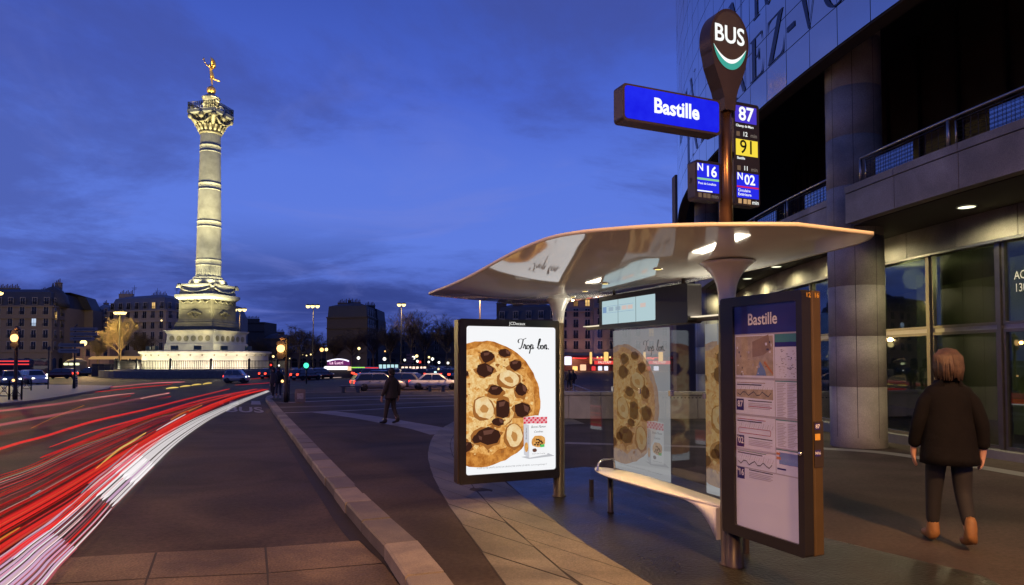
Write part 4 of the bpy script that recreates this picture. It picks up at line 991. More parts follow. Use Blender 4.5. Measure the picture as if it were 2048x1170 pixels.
V, Fs = glyphs('ACHAT', 'LEFT', .004, 0, 3); a0 = apx(42.19, 2012); b.add([pol(42.20, a0-x*.205*.82/42.2, 3.17+y*.205) for x, y in V], Fs)
V, Fs = glyphs('130, rue', 'LEFT', .004, 0, 3); b.add([pol(42.20, a0-x*.205*.82/42.2, 2.95+y*.205) for x, y in V], Fs)
b.build('window_lettering', mat('cream_lettering', (.75, .73, .62), .5, var=0), ob)
b = MB(); ring(b, 36.8, 37.0, R(-26), R(24), .02, 4.3, 40); b.build('interior_wall', mat('interior_plaster', (.42, .42, .30), .7, var=.2, scale=.6), ob)
b = MB(); ring(b, 36.9, 42.05, R(-26), R(24), 4.05, 4.2, 40); b.build('interior_ceiling', mat('interior_ceiling_paint', (.2, .2, .17), .8), ob)
for a in (-17, -11, -5.2, -.2, 5.5):
    b = MB(); ring(b, 38.8, 39.2, R(a), R(a)+.0125, .02, 4.04, 2); b.build('interior_pier', mat('interior_pier_paint', (.30, .33, .20), .6, var=.1), ob)
for a, e in ((-14, 60), (-8.5, 90), (-2.5, 45), (3, 30)): lamp('POINT', pol(40.6, R(a), 3.7), e, (1, .92, .50), ob, .25)
for Y_ in (6.2, 9.1, 11.9, 14.9, 17.2, 19.6, 22.5, 25.4):
    r_ = 43.0 if Y_ < 15 else 42.85; a = aY(r_, Y_); x, y, _ = pol(r_, a, 0); b = MB(); b.lathe([(.001, 4.378), (.135, 4.378)], 20, x, y, 0); b.lathe([(.135, 4.376), (.16, 4.376), (.16, 4.398)], 20, x, y, 1, caps=False)
    b.build('soffit_lamp', [emat('soffit_lens', (1., 1., .68), 1.8), M_alu], ob); lamp('SPOT', (x, y, 4.36), 210, (1, .88, .50), ob, .13, (0, 0, 0), R(165), .6)
b = MB(); b.box(1.75, 8, 26, 26.9, -.6, 13.9, 0); b.box(3.2, 3.4, 25.5, 26, -.6, 13.6, 1); b.build('stair_tower', [mat('brown_stone', (.20, .15, .12), .7, var=.15, scale=.7), M_dark], ob)
b = MB(); b.box(1.9, 2.8, 25.9, 25.97, 5.0, 5.9); b.build('tower_window', emat('amber_window', (.6, .25, .05), .5), ob)
b = MB(); ring(b, 43.3, 43.6, R(26.5), R(30), -.6, 4.2, 6); b.build('lower_wall', mat('rust_wall', (.22, .09, .03), .6, var=.3, scale=.8), ob)

# low stone parapet of the metro stairs, with a stair rail behind
lw = thing('stone_parapet', 'low pale stone parapet wall behind the shelter glass', 'wall', (3.9, 22.3, hz(22.3)-.01))
b = MB()
for i in range(6):
    x0 = -3.1+1.05*i; b.bbox(x0+.004, x0+1.046, 0, .35, 0, .77, .012)
M_par = mat('parapet_stone', (.44, .39, .30), .6, var=.14, scale=1.4, bump=.2, fine=.15)
b.build('wall', M_par, lw)
b = MB()
for i in range(3): b.bbox(-3.13+2.12*i+.004, -3.13+2.12*(i+1)-.004, -.04, .39, .773, .88, .012)
b.build('coping', M_par, lw)
b = MB()
b = MB()
for i in range(16): b.box(1.0+.12*i, 1.05+.12*i, -.003, .0, .67, .71)
b.build('vent_holes', M_dark, lw)
sr = thing('stair_handrail', 'grey metal handrail sloping down behind the low parapet wall', 'handrail', (3.4, 26.0, hz(26)))
b = MB(); b.tube([(-1.1, 0, 1.05), (.2, 0, .55), (.6, 0, .45)], .025, 8); b.tube([(-1.1, 0, .85), (.2, 0, .35), (.6, 0, .25)], .018, 8); b.build('rail', M_alu, sr)
for x, z in ((-1.05, 1.02), (.2, .54)):
    b = MB(); b.tube([(x, 0, 0), (x, 0, z)], .02, 8); b.build('post', M_alu, sr)
# ================================================================ MONUMENT
def skin(name, nodes, edges, m, parent=None, sub=2):
    """a body grown round a skeleton of joints with a radius each"""
    me = bpy.data.meshes.new(name); keys = list(nodes); me.from_pydata([nodes[k][:3] for k in keys], [(keys.index(a), keys.index(c)) for a, c in edges], [])
    o = bpy.data.objects.new(name, me); COL.objects.link(o); o.modifiers.new('s', 'SKIN'); sv = me.skin_vertices[0].data
    for i, k in enumerate(keys): r = nodes[k][3]; sv[i].radius = (r, r) if not isinstance(r, tuple) else r
    sv[0].use_root = True
    u = o.modifiers.new('u', 'SUBSURF'); u.levels = sub; u.render_levels = sub
    dg = bpy.context.evaluated_depsgraph_get(); dg.update(); nm = bpy.data.meshes.new_from_object(o.evaluated_get(dg))
    bpy.data.objects.remove(o); nm.materials.clear(); nm.materials.append(m); nm.polygons.foreach_set('use_smooth', [True]*len(nm.polygons)); nm.name = name
    o = bpy.data.objects.new(name, nm); COL.objects.link(o)
    if parent is not None: o.parent = parent
    return o
M_lime = mat('pale_limestone', (.46, .43, .35), .75, var=.16, scale=.9, bump=.3, bscale=12)
M_pat = mat('patinated_bronze', (.21, .19, .115), .6, metal=.15, var=.35, scale=.7, bump=.5, bscale=6)
M_shaft = mat('pale_bronze_shaft', (.36, .345, .265), .55, metal=.05, var=.3, scale=.55, bump=.4, bscale=7)
M_dkst = mat('dark_stained_stone', (.12, .115, .085), .8, var=.4, scale=1)
M_gold = mat('gold_leaf', (1., .62, .18), .42, metal=1., var=.1, scale=1.5)
M_iron = mat('black_iron', (.02, .018, .016), .5, metal=.3, var=.1)
MX, MY = -50., 112.
mo = thing('monument_column', 'tall floodlit bronze column on a stone drum with capital and gallery', 'monument', (MX, MY, 0))
SQ = (R(32), R(32)+2*math.pi)
def sq(b, prof, mi=0): return b.lathe(prof, 4, 0, 0, mi, False, *SQ)
b = MB(); b.lathe([(9.45, .1), (9.45, 2.35), (9.55, 2.45), (9.62, 2.6), (9.95, 2.75), (9.98, 3.0), (9.6, 3.06), (6, 3.2)], 72, smooth=False); b.build('drum', M_lime, mo)
b = MB()
for k in range(36):
    t = 2*math.pi*k/36; b.sphere((9.62*math.cos(t), 9.62*math.sin(t), 2.4), .12, 6)
b.build('drum_bosses', M_pat, mo)
b = MB(); sq(b, [(6.35, 3.1), (6.35, 4.15), (6.2, 4.3), (6.02, 4.4), (6.0, 5.75), (6.1, 5.95), (6.45, 6.2), (6.5, 6.4), (5.2, 6.45)]); pl = b.build('plinth', M_lime, mo)
for k in range(4):
    a0 = R(32+90*k); p = Vector((6.0*math.cos(a0), 6.0*math.sin(a0), 0)); q = Vector((6.0*math.cos(a0+math.pi/2), 6.0*math.sin(a0+math.pi/2), 0)); d = (q-p).normalized(); n = Vector((d.y, -d.x, 0))
    for i in range(6):
        c = p+(q-p)*((i+.75)/6.5)+Vector((0, 0, 5.1)); b = MB(); P = [c+d*(.46*math.cos(t))+Vector((0, 0, .46*math.sin(t))) for t in [2*math.pi*j/16 for j in range(16)]]
        for r0, dp, mi in ((1, .05, 0), (.72, .08, 0), (.45, .12, 0)):
            PP = [c+(x-c)*r0+n*dp for x in P]; b.poly(PP); b.add([c+(x-c)*r0 for x in P]+PP, [(j, (j+1) % 16, 16+(j+1) % 16, 16+j) for j in range(16)])
        b.build('medallion', M_pat, pl)
b = MB(); sq(b, [(5.2, 6.42), (5.2, 6.7), (4.95, 6.72), (4.9, 6.95)]); b.build('dark_step', M_dkst, mo)
b = MB(); sq(b, [(4.9, 6.95), (4.95, 7.2), (4.75, 7.5), (4.75, 7.7), (4.5, 7.85), (4.42, 8.1)]); b.build('pedestal_base', M_pat, mo)
b = MB(); sq(b, [(4.4, 8.1), (4.33, 8.2), (4.33, 11.3), (4.45, 11.4)])
for k in range(4):
    a0 = R(32+90*k); p = Vector((4.33*math.cos(a0), 4.33*math.sin(a0), 0)); q = Vector((4.33*math.cos(a0+math.pi/2), 4.33*math.sin(a0+math.pi/2), 0)); d = (q-p).normalized(); n = Vector((d.y, -d.x, 0))
    for t0, t1, z0, z1 in ((.06, .94, 8.5, 9.75), (.06, .94, 9.95, 10.7)):
        P = [p+(q-p)*t0+Vector((0, 0, z0)), p+(q-p)*t1+Vector((0, 0, z0)), p+(q-p)*t1+Vector((0, 0, z1)), p+(q-p)*t0+Vector((0, 0, z1))]
        b.add([x for x in P]+[x+n*.06 for x in P], [(4, 5, 6, 7), (0, 1, 5, 4), (1, 2, 6, 5), (2, 3, 7, 6), (3, 0, 4, 7)])
    c = p+(q-p)*.5+Vector((0, 0, 9.1))
    for j in range(8):
        t = j*math.pi/4; b.sphere(c+n*.1+d*(.5*math.cos(t))+Vector((0, 0, .5*math.sin(t))), .2, 6)
    b.tube([c+n*.15-d*1.2+Vector((0, 0, -.1)), c+n*.15-d*.4+Vector((0, 0, .35)), c+n*.15+d*.4+Vector((0, 0, .3)), c+n*.15+d*1.2+Vector((0, 0, -.05))], .2, 6)
    for i in range(4):
        m0, m1 = p+(q-p)*(.08+.22*i), p+(q-p)*(.26+.22*i); mm = (m0+m1)/2
        b.tube([m0+n*.12+Vector((0, 0, 11.25)), mm+n*.14+Vector((0, 0, 10.8)), m1+n*.12+Vector((0, 0, 11.25))], .10, 6)
b.build('pedestal', M_pat, mo)
b = MB(); sq(b, [(4.45, 11.4), (4.7, 11.6), (5.0, 11.8), (5.0, 12.2), (4.3, 12.35)]); b.build('pedestal_cornice', M_shaft, mo)
b = MB(); sq(b, [(4.25, 12.3), (4.3, 12.7), (4.15, 12.85), (4.1, 13.5), (4.35, 13.75), (4.35, 13.95), (3.2, 14.0)])
for k in range(4):
    a0 = R(32+90*k); c = (4.3*math.cos(a0), 4.3*math.sin(a0), 13.7); b.sphere(c, .42, 10); b.sphere((c[0]*1.07, c[1]*1.07, 13.5), .24, 8)
    c1 = (4.3*math.cos(a0+math.pi/2), 4.3*math.sin(a0+math.pi/2)); L_ = [Vector((c[0]+(c1[0]-c[0])*t, c[1]+(c1[1]-c[1])*t, 13.6-1.0*math.sin(math.pi*t)**.8)) for t in [.08+.84*i/8 for i in range(9)]]
    b.tube([v*1.0+Vector((v.x, v.y, 0)).normalized()*.12 for v in L_], .14, 6)
b.build('garland_course', M_shaft, mo)
b = MB(); b.lathe([(2.95, 13.98), (2.95, 14.3), (2.8, 14.35), (2.85, 14.55), (2.6, 14.75), (2.3, 14.8), (2.35, 15.05), (2.15, 15.25), (2.0, 15.42)], 40); b.build('column_base', M_shaft, mo)
def rs(z): return 1.95-.40*((z-15.4)/23.6)**1.15
b = MB(); V = []; n = 80
for z in (15.42, 17.05):
    for k in range(n):
        r = rs(z)-(.09 if k % 4 in (1, 2) else 0); t = 2*math.pi*k/n; V.append((r*math.cos(t), r*math.sin(t), z))
b.add(V, [(k, (k+1) % n, n+(k+1) % n, n+k) for k in range(n)])
zb = [(17.05, 18.15), (23.4, 24.5), (29.6, 30.8), (35.9, 37.1)]; prof = [(rs(17.05), 17.05)]
for i, (z0, z1) in enumerate(zb):
    if i: prof += [(rs(z0), z0)]
    prof += [(rs(z1)+.0, z1)]
prof += [(rs(38.9), 38.95)]; b.lathe(prof, 48, caps=False); sf = b.build('shaft', M_shaft, mo)
for z0, z1 in zb:
    b = MB(); r = rs((z0+z1)/2); b.lathe([(r-.04, z0), (r+.045, z0+.02), (r+.045, z0+.14), (r+.015, z0+.17), (r+.015, z1-.17), (r+.045, z1-.14), (r+.045, z1-.02), (r-.04, z1)], 48)
    for k in range(12):
        t = 2*math.pi*k/12; b.sphere(((r-.19)*math.cos(t), (r-.19)*math.sin(t), (z0+z1)/2), .26, 8); t += math.pi/12; b.sphere(((r-.11)*math.cos(t), (r-.11)*math.sin(t), (z0+z1)/2+.1), .15, 6)
    b.build('shaft_band', M_shaft, mo)
b = MB(); b.lathe([(1.62, 38.9), (1.75, 39.0), (1.75, 39.3), (1.65, 39.4), (1.75, 40.2), (2.1, 41.2), (2.5, 41.9)], 40, caps=False)
rc_ = random.Random(4)
for k in range(16):
    t = 2*math.pi*k/16
    for z0, r0, L_ in ((39.4, 1.75, 1.0), (40.2, 1.85, 1.1)):
        tt = t+(.19 if z0 > 40 else 0); P = [Vector((r*math.cos(tt), r*math.sin(tt), z)) for r, z in ((r0, z0), (r0+.18, z0+.5*L_), (r0+.45, z0+.95*L_), (r0+.7, z0+.8*L_))]; b.tube(P, [.22, .24, .17, .07], 6)
for k in range(4):
    a0 = R(32+90*k); P = [Vector((r*math.cos(a0), r*math.sin(a0), z)) for r, z in ((1.9, 40.4), (2.5, 41.2), (3.1, 41.7), (3.35, 41.95))]; b.tube(P, [.3, .4, .45, .3], 8); b.sphere((3.1*math.cos(a0), 3.1*math.sin(a0), 41.55), .42, 10)
    am_ = a0+math.pi/4; b.sphere((2.3*math.cos(am_), 2.3*math.sin(am_), 41.6), .5, 10)
    P = [Vector((r*math.cos(t), r*math.sin(t), z)) for r, t, z in ((2.9, a0+.15, 41.3), (2.35, a0+.5, 40.6), (2.35, a0+1.07, 40.6), (2.9, a0+1.42, 41.3))]; b.tube(P, .16, 6)
b.build('capital', mat('gilt_bronze_capital', (.235, .205, .12), .55, metal=.1, var=.3, scale=.8, bump=.4, bscale=6), mo)
b = MB(); sq(b, [(3.3, 41.85), (3.6, 42.1), (3.6, 42.6), (3.35, 42.7), (1.2, 42.75)]); b.build('abacus', M_shaft, mo)
b = MB()
for k in range(4):
    a0 = R(32+90*k); p = Vector((3.45*math.cos(a0), 3.45*math.sin(a0), 0)); q = Vector((3.45*math.cos(a0+math.pi/2), 3.45*math.sin(a0+math.pi/2), 0))
    for z in (42.85, 43.8): b.tube([p+Vector((0, 0, z)), q+Vector((0, 0, z))], .05, 5)
    for i in range(15):
        x = p+(q-p)*(i/14); b.tube([x+Vector((0, 0, 42.65)), x+Vector((0, 0, 43.85))], .05 if i % 7 else .09, 4)
        if i < 14: y = p+(q-p)*((i+1)/14); b.tube([x+Vector((0, 0, 42.85)), y+Vector((0, 0, 43.8))], .035, 4); b.tube([y+Vector((0, 0, 42.85)), x+Vector((0, 0, 43.8))], .035, 4)
b.build('gallery_railing', M_iron, mo)
b = MB(); b.lathe([(1.3, 42.7), (1.28, 44.9), (1.45, 45.0), (1.45, 45.15), (1.2, 45.2), (.95, 45.5), (.55, 45.75), (.4, 45.85)], 32); b.build('lantern', M_shaft, mo)
b = MB(); b.sphere((0, 0, 46.45), .72, 20); b.build('ball', M_gold, mo)
stt = thing('gilded_statue', 'gilded winged figure poised on one foot on top of the column', 'statue', (MX, MY, 47.1), R(25))
nd = {'hip': (0, 0, 2.15, .30), 'waist': (-.06, 0, 2.55, .24), 'chest': (-.2, 0, 3.0, .34), 'neck': (-.3, 0, 3.38, .13), 'head': (-.36, -.02, 3.62, .19), 'top': (-.38, -.02, 3.78, .13),
      'kneeL': (.02, -.1, 1.15, .19), 'ankL': (.12, -.1, .2, .10), 'toeL': (-.0, -.1, .0, .07), 'kneeR': (.42, .12, 1.35, .18), 'ankR': (1.12, .15, 1.25, .10), 'toeR': (1.35, .15, 1.12, .06),
      'shL': (-.25, -.38, 3.15, .15), 'elL': (-.75, -.5, 3.35, .11), 'haL': (-1.05, -.45, 3.75, .08), 'shR': (-.15, .38, 3.15, .15), 'elR': (-.1, .8, 2.8, .11), 'haR': (-.3, 1.1, 2.6, .08)}
skin('body', nd, [('hip', 'waist'), ('waist', 'chest'), ('chest', 'neck'), ('neck', 'head'), ('head', 'top'), ('hip', 'kneeL'), ('kneeL', 'ankL'), ('ankL', 'toeL'), ('hip', 'kneeR'), ('kneeR', 'ankR'), ('ankR', 'toeR'), ('chest', 'shL'), ('shL', 'elL'), ('elL', 'haL'), ('chest', 'shR'), ('shR', 'elR'), ('elR', 'haR')], M_gold, stt)
for s in (-1, 1):
    b = MB()
    for j in range(6):
        t = j/5; L_ = 1.9-.75*t; a = R(100-48*t)
        tip = Vector((.05+L_*math.cos(a)*.75, s*(.25+L_*.42), 3.05+L_*math.sin(a)*.85)); o = Vector((-.02+.1*t, s*.14, 3.1-.14*t))
        mid = (o+tip)/2+Vector((.16, s*.08, .1)); b.tube([o, mid, tip], [.13, .22, .03], 6, flat=.4)
    b.build('wing', M_gold, stt)
b = MB(); b.tube([(-1.02, -.45, 3.6), (-1.2, -.45, 4.15)], [.05, .09], 8); b.sphere((-1.22, -.45, 4.3), .14, 8, 0, 1.5); b.build('torch', M_gold, stt)
# floodlights on the drum and lamps at its foot
fl0 = thing('floodlight', 'grey floodlight box on the rim of the monument drum', 'floodlight', (0, 0, 0))
b = MB(); b.bbox(-.5, .5, -.3, .3, .12, .75, .06); b.build('housing', mat('flood_housing', (.10, .13, .09), .5, var=.1), fl0)
b = MB(); b.box(-.42, .42, .302, .312, .2, .68); b.build('lens', emat('flood_lens', (1, .98, .75), .6), fl0)
b = MB(); b.tube([(-.52, 0, .45), (-.52, 0, 0), (.52, 0, 0), (.52, 0, .45)], .04, 5); b.build('yoke', M_iron, fl0)
LCOL = (1, .93, .58)
for i, a in enumerate((205, 236, 262, 285, 310, 338)):
    p = (MX+8.6*math.cos(R(a)), MY+8.6*math.sin(R(a)), 3.1); rz = R(a)+math.pi/2
    if i == 0: fl0.location = p; fl0.rotation_euler = (0, 0, rz); fo = fl0; tag(fo, None, None, 'floodlights on the drum rim')
    else: fo = dup(fl0, p, rz, 'grey floodlight box on the rim of the monument drum', 'floodlights on the drum rim')
    lo = Vector((p[0], p[1], 3.95)); lamp('SPOT', lo, 11000, LCOL, None, .3, aim(lo, (MX, MY, 25)), R(50), .8)
    if i % 2: lamp('SPOT', lo, 80000, (1, .90, .54), None, .3, aim(lo, (MX, MY, 41)), R(20), .9)
    if i % 2: lamp('SPOT', Vector((p[0], p[1], 3.9)), 1100, (1, .86, .45), None, .3, aim((p[0], p[1], 3.9), (MX, MY, 9.8)), R(60), .8)
    if i % 2 == 0: lo = Vector((p[0], p[1], 3.9)); lamp('SPOT', lo, 700, LCOL, None, .3, aim(lo, (MX, MY, 5.2)), R(115), .6)
lo = Vector((MX+2.6, MY-2.6, 42.9)); lamp('SPOT', lo, 9000, (1, .72, .30), None, .2, aim(lo, (MX, MY, 49.6)), R(45), .5)
lo = Vector((MX-2.4, MY-2.8, 42.9)); lamp('SPOT', lo, 6000, (1, .72, .30), None, .2, aim(lo, (MX, MY, 49.6)), R(45), .5)
for a in (200, 225, 250, 275, 300, 325):
    p = (MX+12.0*math.cos(R(a)), MY+12.0*math.sin(R(a)), .45); lamp('POINT', p, 900, (1, .86, .66) if a > 260 else (1, .93, .62), None, .3)
for a in (212, 257, 302, 340): lo = Vector((MX+3.75*math.cos(R(a)), MY+3.75*math.sin(R(a)), 14.15)); lamp('SPOT', lo, 500, LCOL, None, .2, aim(lo, (MX, MY, 17.2)), R(100), .8)
for a in (210, 270, 330): lamp('POINT', (MX+2.5*math.cos(R(a)), MY+2.5*math.sin(R(a)), 43.2), 260, (1, .85, .45), None, .2)
# railing round the drum
fe = thing('iron_railing', 'black iron railing on a low kerb round the monument drum', 'fence', (MX, MY, 0))
b = MB(); b.lathe([(13.3, -.95), (13.3, .05), (13.25, .35), (13.0, .35), (13.0, -.95)], 96, smooth=False, caps=False); b.build('kerb', M_granite, fe)
b = MB()
for k in range(330):
    t = 2*math.pi*k/330; x, y = 13.15*math.cos(t), 13.15*math.sin(t); b.box(x-.035, x+.035, y-.035, y+.035, .35, 1.62)
b.lathe([(13.2, 1.50), (13.2, 1.58), (13.1, 1.58), (13.1, 1.50)], 96, smooth=False, caps=False); b.lathe([(13.2, .48), (13.2, .55), (13.1, .55), (13.1, .48)], 96, smooth=False, caps=False); b.build('bars', M_iron, fe)
for k in range(15):
    t = 2*math.pi*(k+.35)/15; x, y = 13.15*math.cos(t), 13.15*math.sin(t); b = MB(); b.lathe([(.2, .35), (.17, .5), (.15, 1.6), (.2, 1.66), (.2, 1.75), (.02, 1.95)], 10, x, y); b.build('post', M_iron, fe)

# ================================================================ BUILDINGS ROUND THE SQUARE
M_w = [mat('facade_brown', (.20, .155, .12), .8, var=.12, scale=.25), mat('facade_cream', (.26, .215, .19), .8, var=.1, scale=.25), mat('facade_grey', (.19, .165, .165), .8, var=.1, scale=.25), mat('facade_dark', (.075, .055, .045), .85, var=.2, scale=.2)]
M_zinc = mat('zinc_roof', (.10, .105, .13), .5, var=.15, scale=.5); M_slate = mat('slate_roof', (.045, .045, .055), .6, var=.15, scale=.5)
M_win = mat('dark_window', (.012, .013, .018), .15, var=.1, scale=1); M_wfr = mat('pale_window_frame', (.30, .27, .26), .6, var=.1); M_pot = mat('clay_pot', (.10, .05, .035), .8, var=.2)
E_wlit = emat('lit_window', (1., .62, .22), .9); E_wcool = emat('cool_lit_window', (.6, .75, 1.), .9); E_wdim = emat('dim_lit_window', (.35, .18, .06), .8)
def winmesh(w, h):
    fr = MB(); fr.box(-w/2-.14, w/2+.14, -.06, 0, -.12, 0); fr.box(-w/2-.12, -w/2, -.05, 0, 0, h); fr.box(w/2, w/2+.12, -.05, 0, 0, h); fr.box(-w/2-.14, w/2+.14, -.07, 0, h, h+.16); fr.box(-.04, .04, -.04, 0, 0, h)
    fr.box(-w/2, w/2, -.02, 0, 0, h, 1)
    for k in range(9): x = -w/2-.1+(w+.2)*k/8; fr.box(x-.02, x+.02, -.28, -.25, -.02, .75, 2)
    fr.box(-w/2-.14, w/2+.14, -.29, -.24, .75, .80, 2)
    return fr
_wm = {}
def haus(name, label, front, depth, zc, floors, wall, mans=3.2, roof=M_zinc, chim=(), bay=2.7, lit=(), blank=(), group=None, inset=1.3, ww=1.15, ground=3.6, cat='building'):
    """front: world points left to right along the street; depth pushes back along y"""
    o = front[0]; t = thing(name, label, cat, (o[0], o[1], 0), 0, group); F = [Vector((p[0]-o[0], p[1]-o[1], 0)) for p in front]
    bk = [Vector((p.x*1.02, p.y+depth, 0)) for p in F]; foot = [(p.x, p.y) for p in F]+[(p.x, p.y) for p in bk[::-1]]
    b = MB(); b.prism(foot, (0, 0, -1.0), X, Y, Z, zc+1.0)
    cx = sum(p[0] for p in foot)/len(foot); cy = sum(p[1] for p in foot)/len(foot)
    for i in range(len(F)-1):
        d = (F[i+1]-F[i]).normalized(); n = Vector((d.y, -d.x, 0))
        for z, h, q in ((zc-.35, .35, .35), (ground, .3, .22), (zc-3.3, .22, .4), (ground+3.1*1, .12, .12)):
            P0, P1 = F[i]-d*.05, F[i+1]+d*.05; V = [P0, P1, P1+n*q, P0+n*q]; b.add([v+Vector((0, 0, z)) for v in V]+[v+Vector((0, 0, z+h)) for v in V], [(0, 1, 2, 3), (7, 6, 5, 4), (0, 1, 5, 4), (1, 2, 6, 5), (2, 3, 7, 6), (3, 0, 4, 7)])
    b.build('wall', wall, t)
    def ins(k): return [(cx+(x-cx)*(1-k/max(3, abs(x-cx))), cy+(y-cy)*(1-k/max(3, abs(y-cy)))) for x, y in foot]
    rf = None
    if mans > 0:
        b = MB(); r0, r1, r2 = ins(.15), ins(inset), ins(inset+2.6); b.loft([[(x, y, zc) for x, y in r0], [(x, y, zc+mans) for x, y in r1], [(x, y, zc+mans+.9) for x, y in r2]], 0, False); rf = b.build('roof', roof, t)
    for (fx, fy, w, h) in chim:
        x = F[0].x+(F[-1].x-F[0].x)*fx; y = F[0].y+(F[-1].y-F[0].y)*fx+depth*fy; z0 = zc+mans*.3; z1 = zc+mans+h; b = MB(); b.box(x-w/2, x+w/2, y-.4, y+.4, z0, z1, 0); b.box(x-w/2-.08, x+w/2+.08, y-.48, y+.48, z1, z1+.18, 0)
        for k in range(int(w/.42)): b.lathe([(.13, z1+.15), (.11, z1+.75+.25*((k*7) % 3)), (.07, z1+.76+.25*((k*7) % 3))], 6, x-w/2+.3+.42*k, y, 1)
        b.build('chimney', [wall, M_pot], rf or t)
    key = ww
    if key not in _wm:
        me = winmesh(ww, 1.95).build('window', [M_wfr, M_win, M_iron]); _wm[key] = me.data; bpy.data.objects.remove(me)
    idx = 0
    for i in range(len(F)-1):
        if i in blank: continue
        d = F[i+1]-F[i]; nb = max(1, int(d.length/bay)); ang = math.atan2(d.y, d.x); fh = (zc-ground)/floors
        for f in range(floors+(1 if mans > 2 else 0)):
            for k in range(nb):
                z = ground+fh*f+.7; p = F[i]+d*((k+.5)/nb); nrm_ = Vector((d.y, -d.x, 0)).normalized()
                if f == floors: z = zc+.35; p = p-nrm_*(.15+.0)
                w = bpy.data.objects.new('window' if f < floors else 'dormer_window', _wm[key]); COL.objects.link(w); w.parent = t; w.location = p+nrm_*.012+Vector((0, 0, z)); w.rotation_euler = (0, 0, ang)
                if f == floors: w.scale = (.95, 1.2, .85)
                if idx in dict(lit):
                    b = MB(); b.box(-ww/2+.05, ww/2-.05, -.032, -.025, .05, 1.9); b.build('lit_pane', dict(lit)[idx], w)
                idx += 1
    # street-level openings
    for i in range(len(F)-1):
        if i in blank: continue
        d = F[i+1]-F[i]; nb = max(1, int(d.length/3.6)); ang = math.atan2(d.y, d.x)
        for k in range(nb):
            b = MB(); P = [(-1.2, 0), (1.2, 0), (1.2, 2.3)]+[(1.2*math.cos(q*math.pi/8), 2.3+.7*math.sin(q*math.pi/8)) for q in range(1, 8)]+[(-1.2, 2.3)]
            b.prism(P, (0, -.03, 0), X, Z, Y, .03); a_ = b.build('arch_opening', M_win, t); p = F[i]+d*((k+.5)/nb); a_.location = p+Vector((0, 0, -.8)); a_.rotation_euler = (0, 0, ang)
    return t, rf
g2 = lambda px, Y_: A(px, 720, Y_)[:2]
tL, rL = haus('corner_building', 'dark corner apartment building with domed roof at the far left', [g2(-90, 172), g2(102, 172), g2(127, 180)], 16, 15.4, 4, M_w[0], 3.6, M_slate, [(.30, .4, 5.5, 1.6), (.62, .5, 3, 1.2), (.80, .35, 1.6, 3.4)], 2.8, [(22, E_wcool), (8, E_wdim)])
b = MB(); px_, py_ = g2(100, 177); px0, py0 = g2(-90, 172); b.lathe([(3.9, 15.4), (3.8, 16.6), (3.3, 18.3), (2.3, 19.7), (1.0, 20.5), (.3, 20.8), (.1, 21.8)], 16, px_-px0, py_-py0+.5); b.build('dome', M_slate, rL)
w = bpy.data.objects.new('window', _wm[1.15]); COL.objects.link(w); w.parent = tL; q_0 = A(112, 628, 174.5); w.location = (q_0[0]-px0, q_0[1]-py0-.4, 12.0); b = MB(); b.box(-.5, .5, -.04, -.03, .05, 1.9); b.build('lit_pane', E_wlit, w)
haus('apartment_building', 'low purplish apartment building left of the lit tree', [g2(122, 205), g2(180, 205)], 12, 13.6, 4, M_w[2], 3.0, M_slate, [(.5, .4, 1.6, .8)], 2.7, [(19, E_wdim), (17, E_wdim)])
haus('apartment_building', 'narrow apartment building with blue zinc roof behind the fingerpost', [g2(178, 200), g2(216, 197)], 12, 14.5, 4, M_w[2], 2.6, M_zinc, [(.2, .5, 1.2, 1.6)], 2.5)
tB, rB = haus('apartment_building', 'wide apartment building with grey mansard roof behind the monument', [g2(214, 186), g2(330, 180), g2(392, 192), g2(455, 205)], 14, 15.0, 4, M_w[1], 3.4, M_zinc, [(.06, .35, 3.8, 1.7), (.32, .4, 4.2, 1.9), (.58, .35, 3.2, 1.6), (.74, .3, 2.8, 1.0)], 2.75, [(33, E_wlit)])
b = MB()
for fx, h in ((.18, 3.2), (.42, 2.4), (.62, 3.0)):
    x = (g2(455, 200)[0]-g2(214, 186)[0])*fx; b.tube([(x, 4, 18.4), (x, 4, 19.3+h)], .05, 4)
    for k in range(3): b.tube([(x-.7+.1*k, 4, 18.6+h-.3*k), (x+.7-.1*k, 4, 18.7+h-.3*k)], .035, 4)
b.build('aerial', M_iron, rB)
haus('stepped_building', 'dark stepped block of flats right of the monument', [g2(478, 240), g2(528, 240)], 12, 15.0, 4, M_w[3], 0, M_slate, [(.25, .4, 6, 1.2)], 3.0, blank=(0,))
haus('stepped_building', 'lower dark block of flats stepping down right of the monument', [g2(526, 238), g2(566, 238)], 12, 9.2, 3, M_w[3], 1.2, M_slate, [(.6, .4, 3, 1.0)], 3.0, blank=(0,))
haus('gabled_building', 'dark tall building with bare gable and chimney stacks between the lamp masts', [g2(653, 190), g2(734, 186), g2(752, 200)], 14, 13.6, 4, M_w[3], 3.0, mat('gable_slate', (.045, .043, .055), .7, var=.2, scale=.3), [(.28, .1, 2.6, 1.2), (.52, .1, 3.4, 1.5), (.84, .1, 3.0, .9), (.42, .1, .8, 2.0)], 3.1, blank=(0,), inset=.4)
haus('distant_terrace', 'long low dark terrace of houses behind the bare trees', [g2(752, 225), g2(860, 222), g2(935, 220)], 10, 6.4, 1, M_w[3], 2.6, M_slate, [(.2, .4, 2.4, .8), (.55, .4, 2.4, .9), (.8, .4, 2, .7)], 3.3)
haus('distant_terrace', 'low dark houses beyond the traffic light post', [g2(560, 235), g2(655, 230)], 10, 4.2, 1, M_w[3], 1.6, M_slate, [(.5, .4, 2, .6)], 3.3)
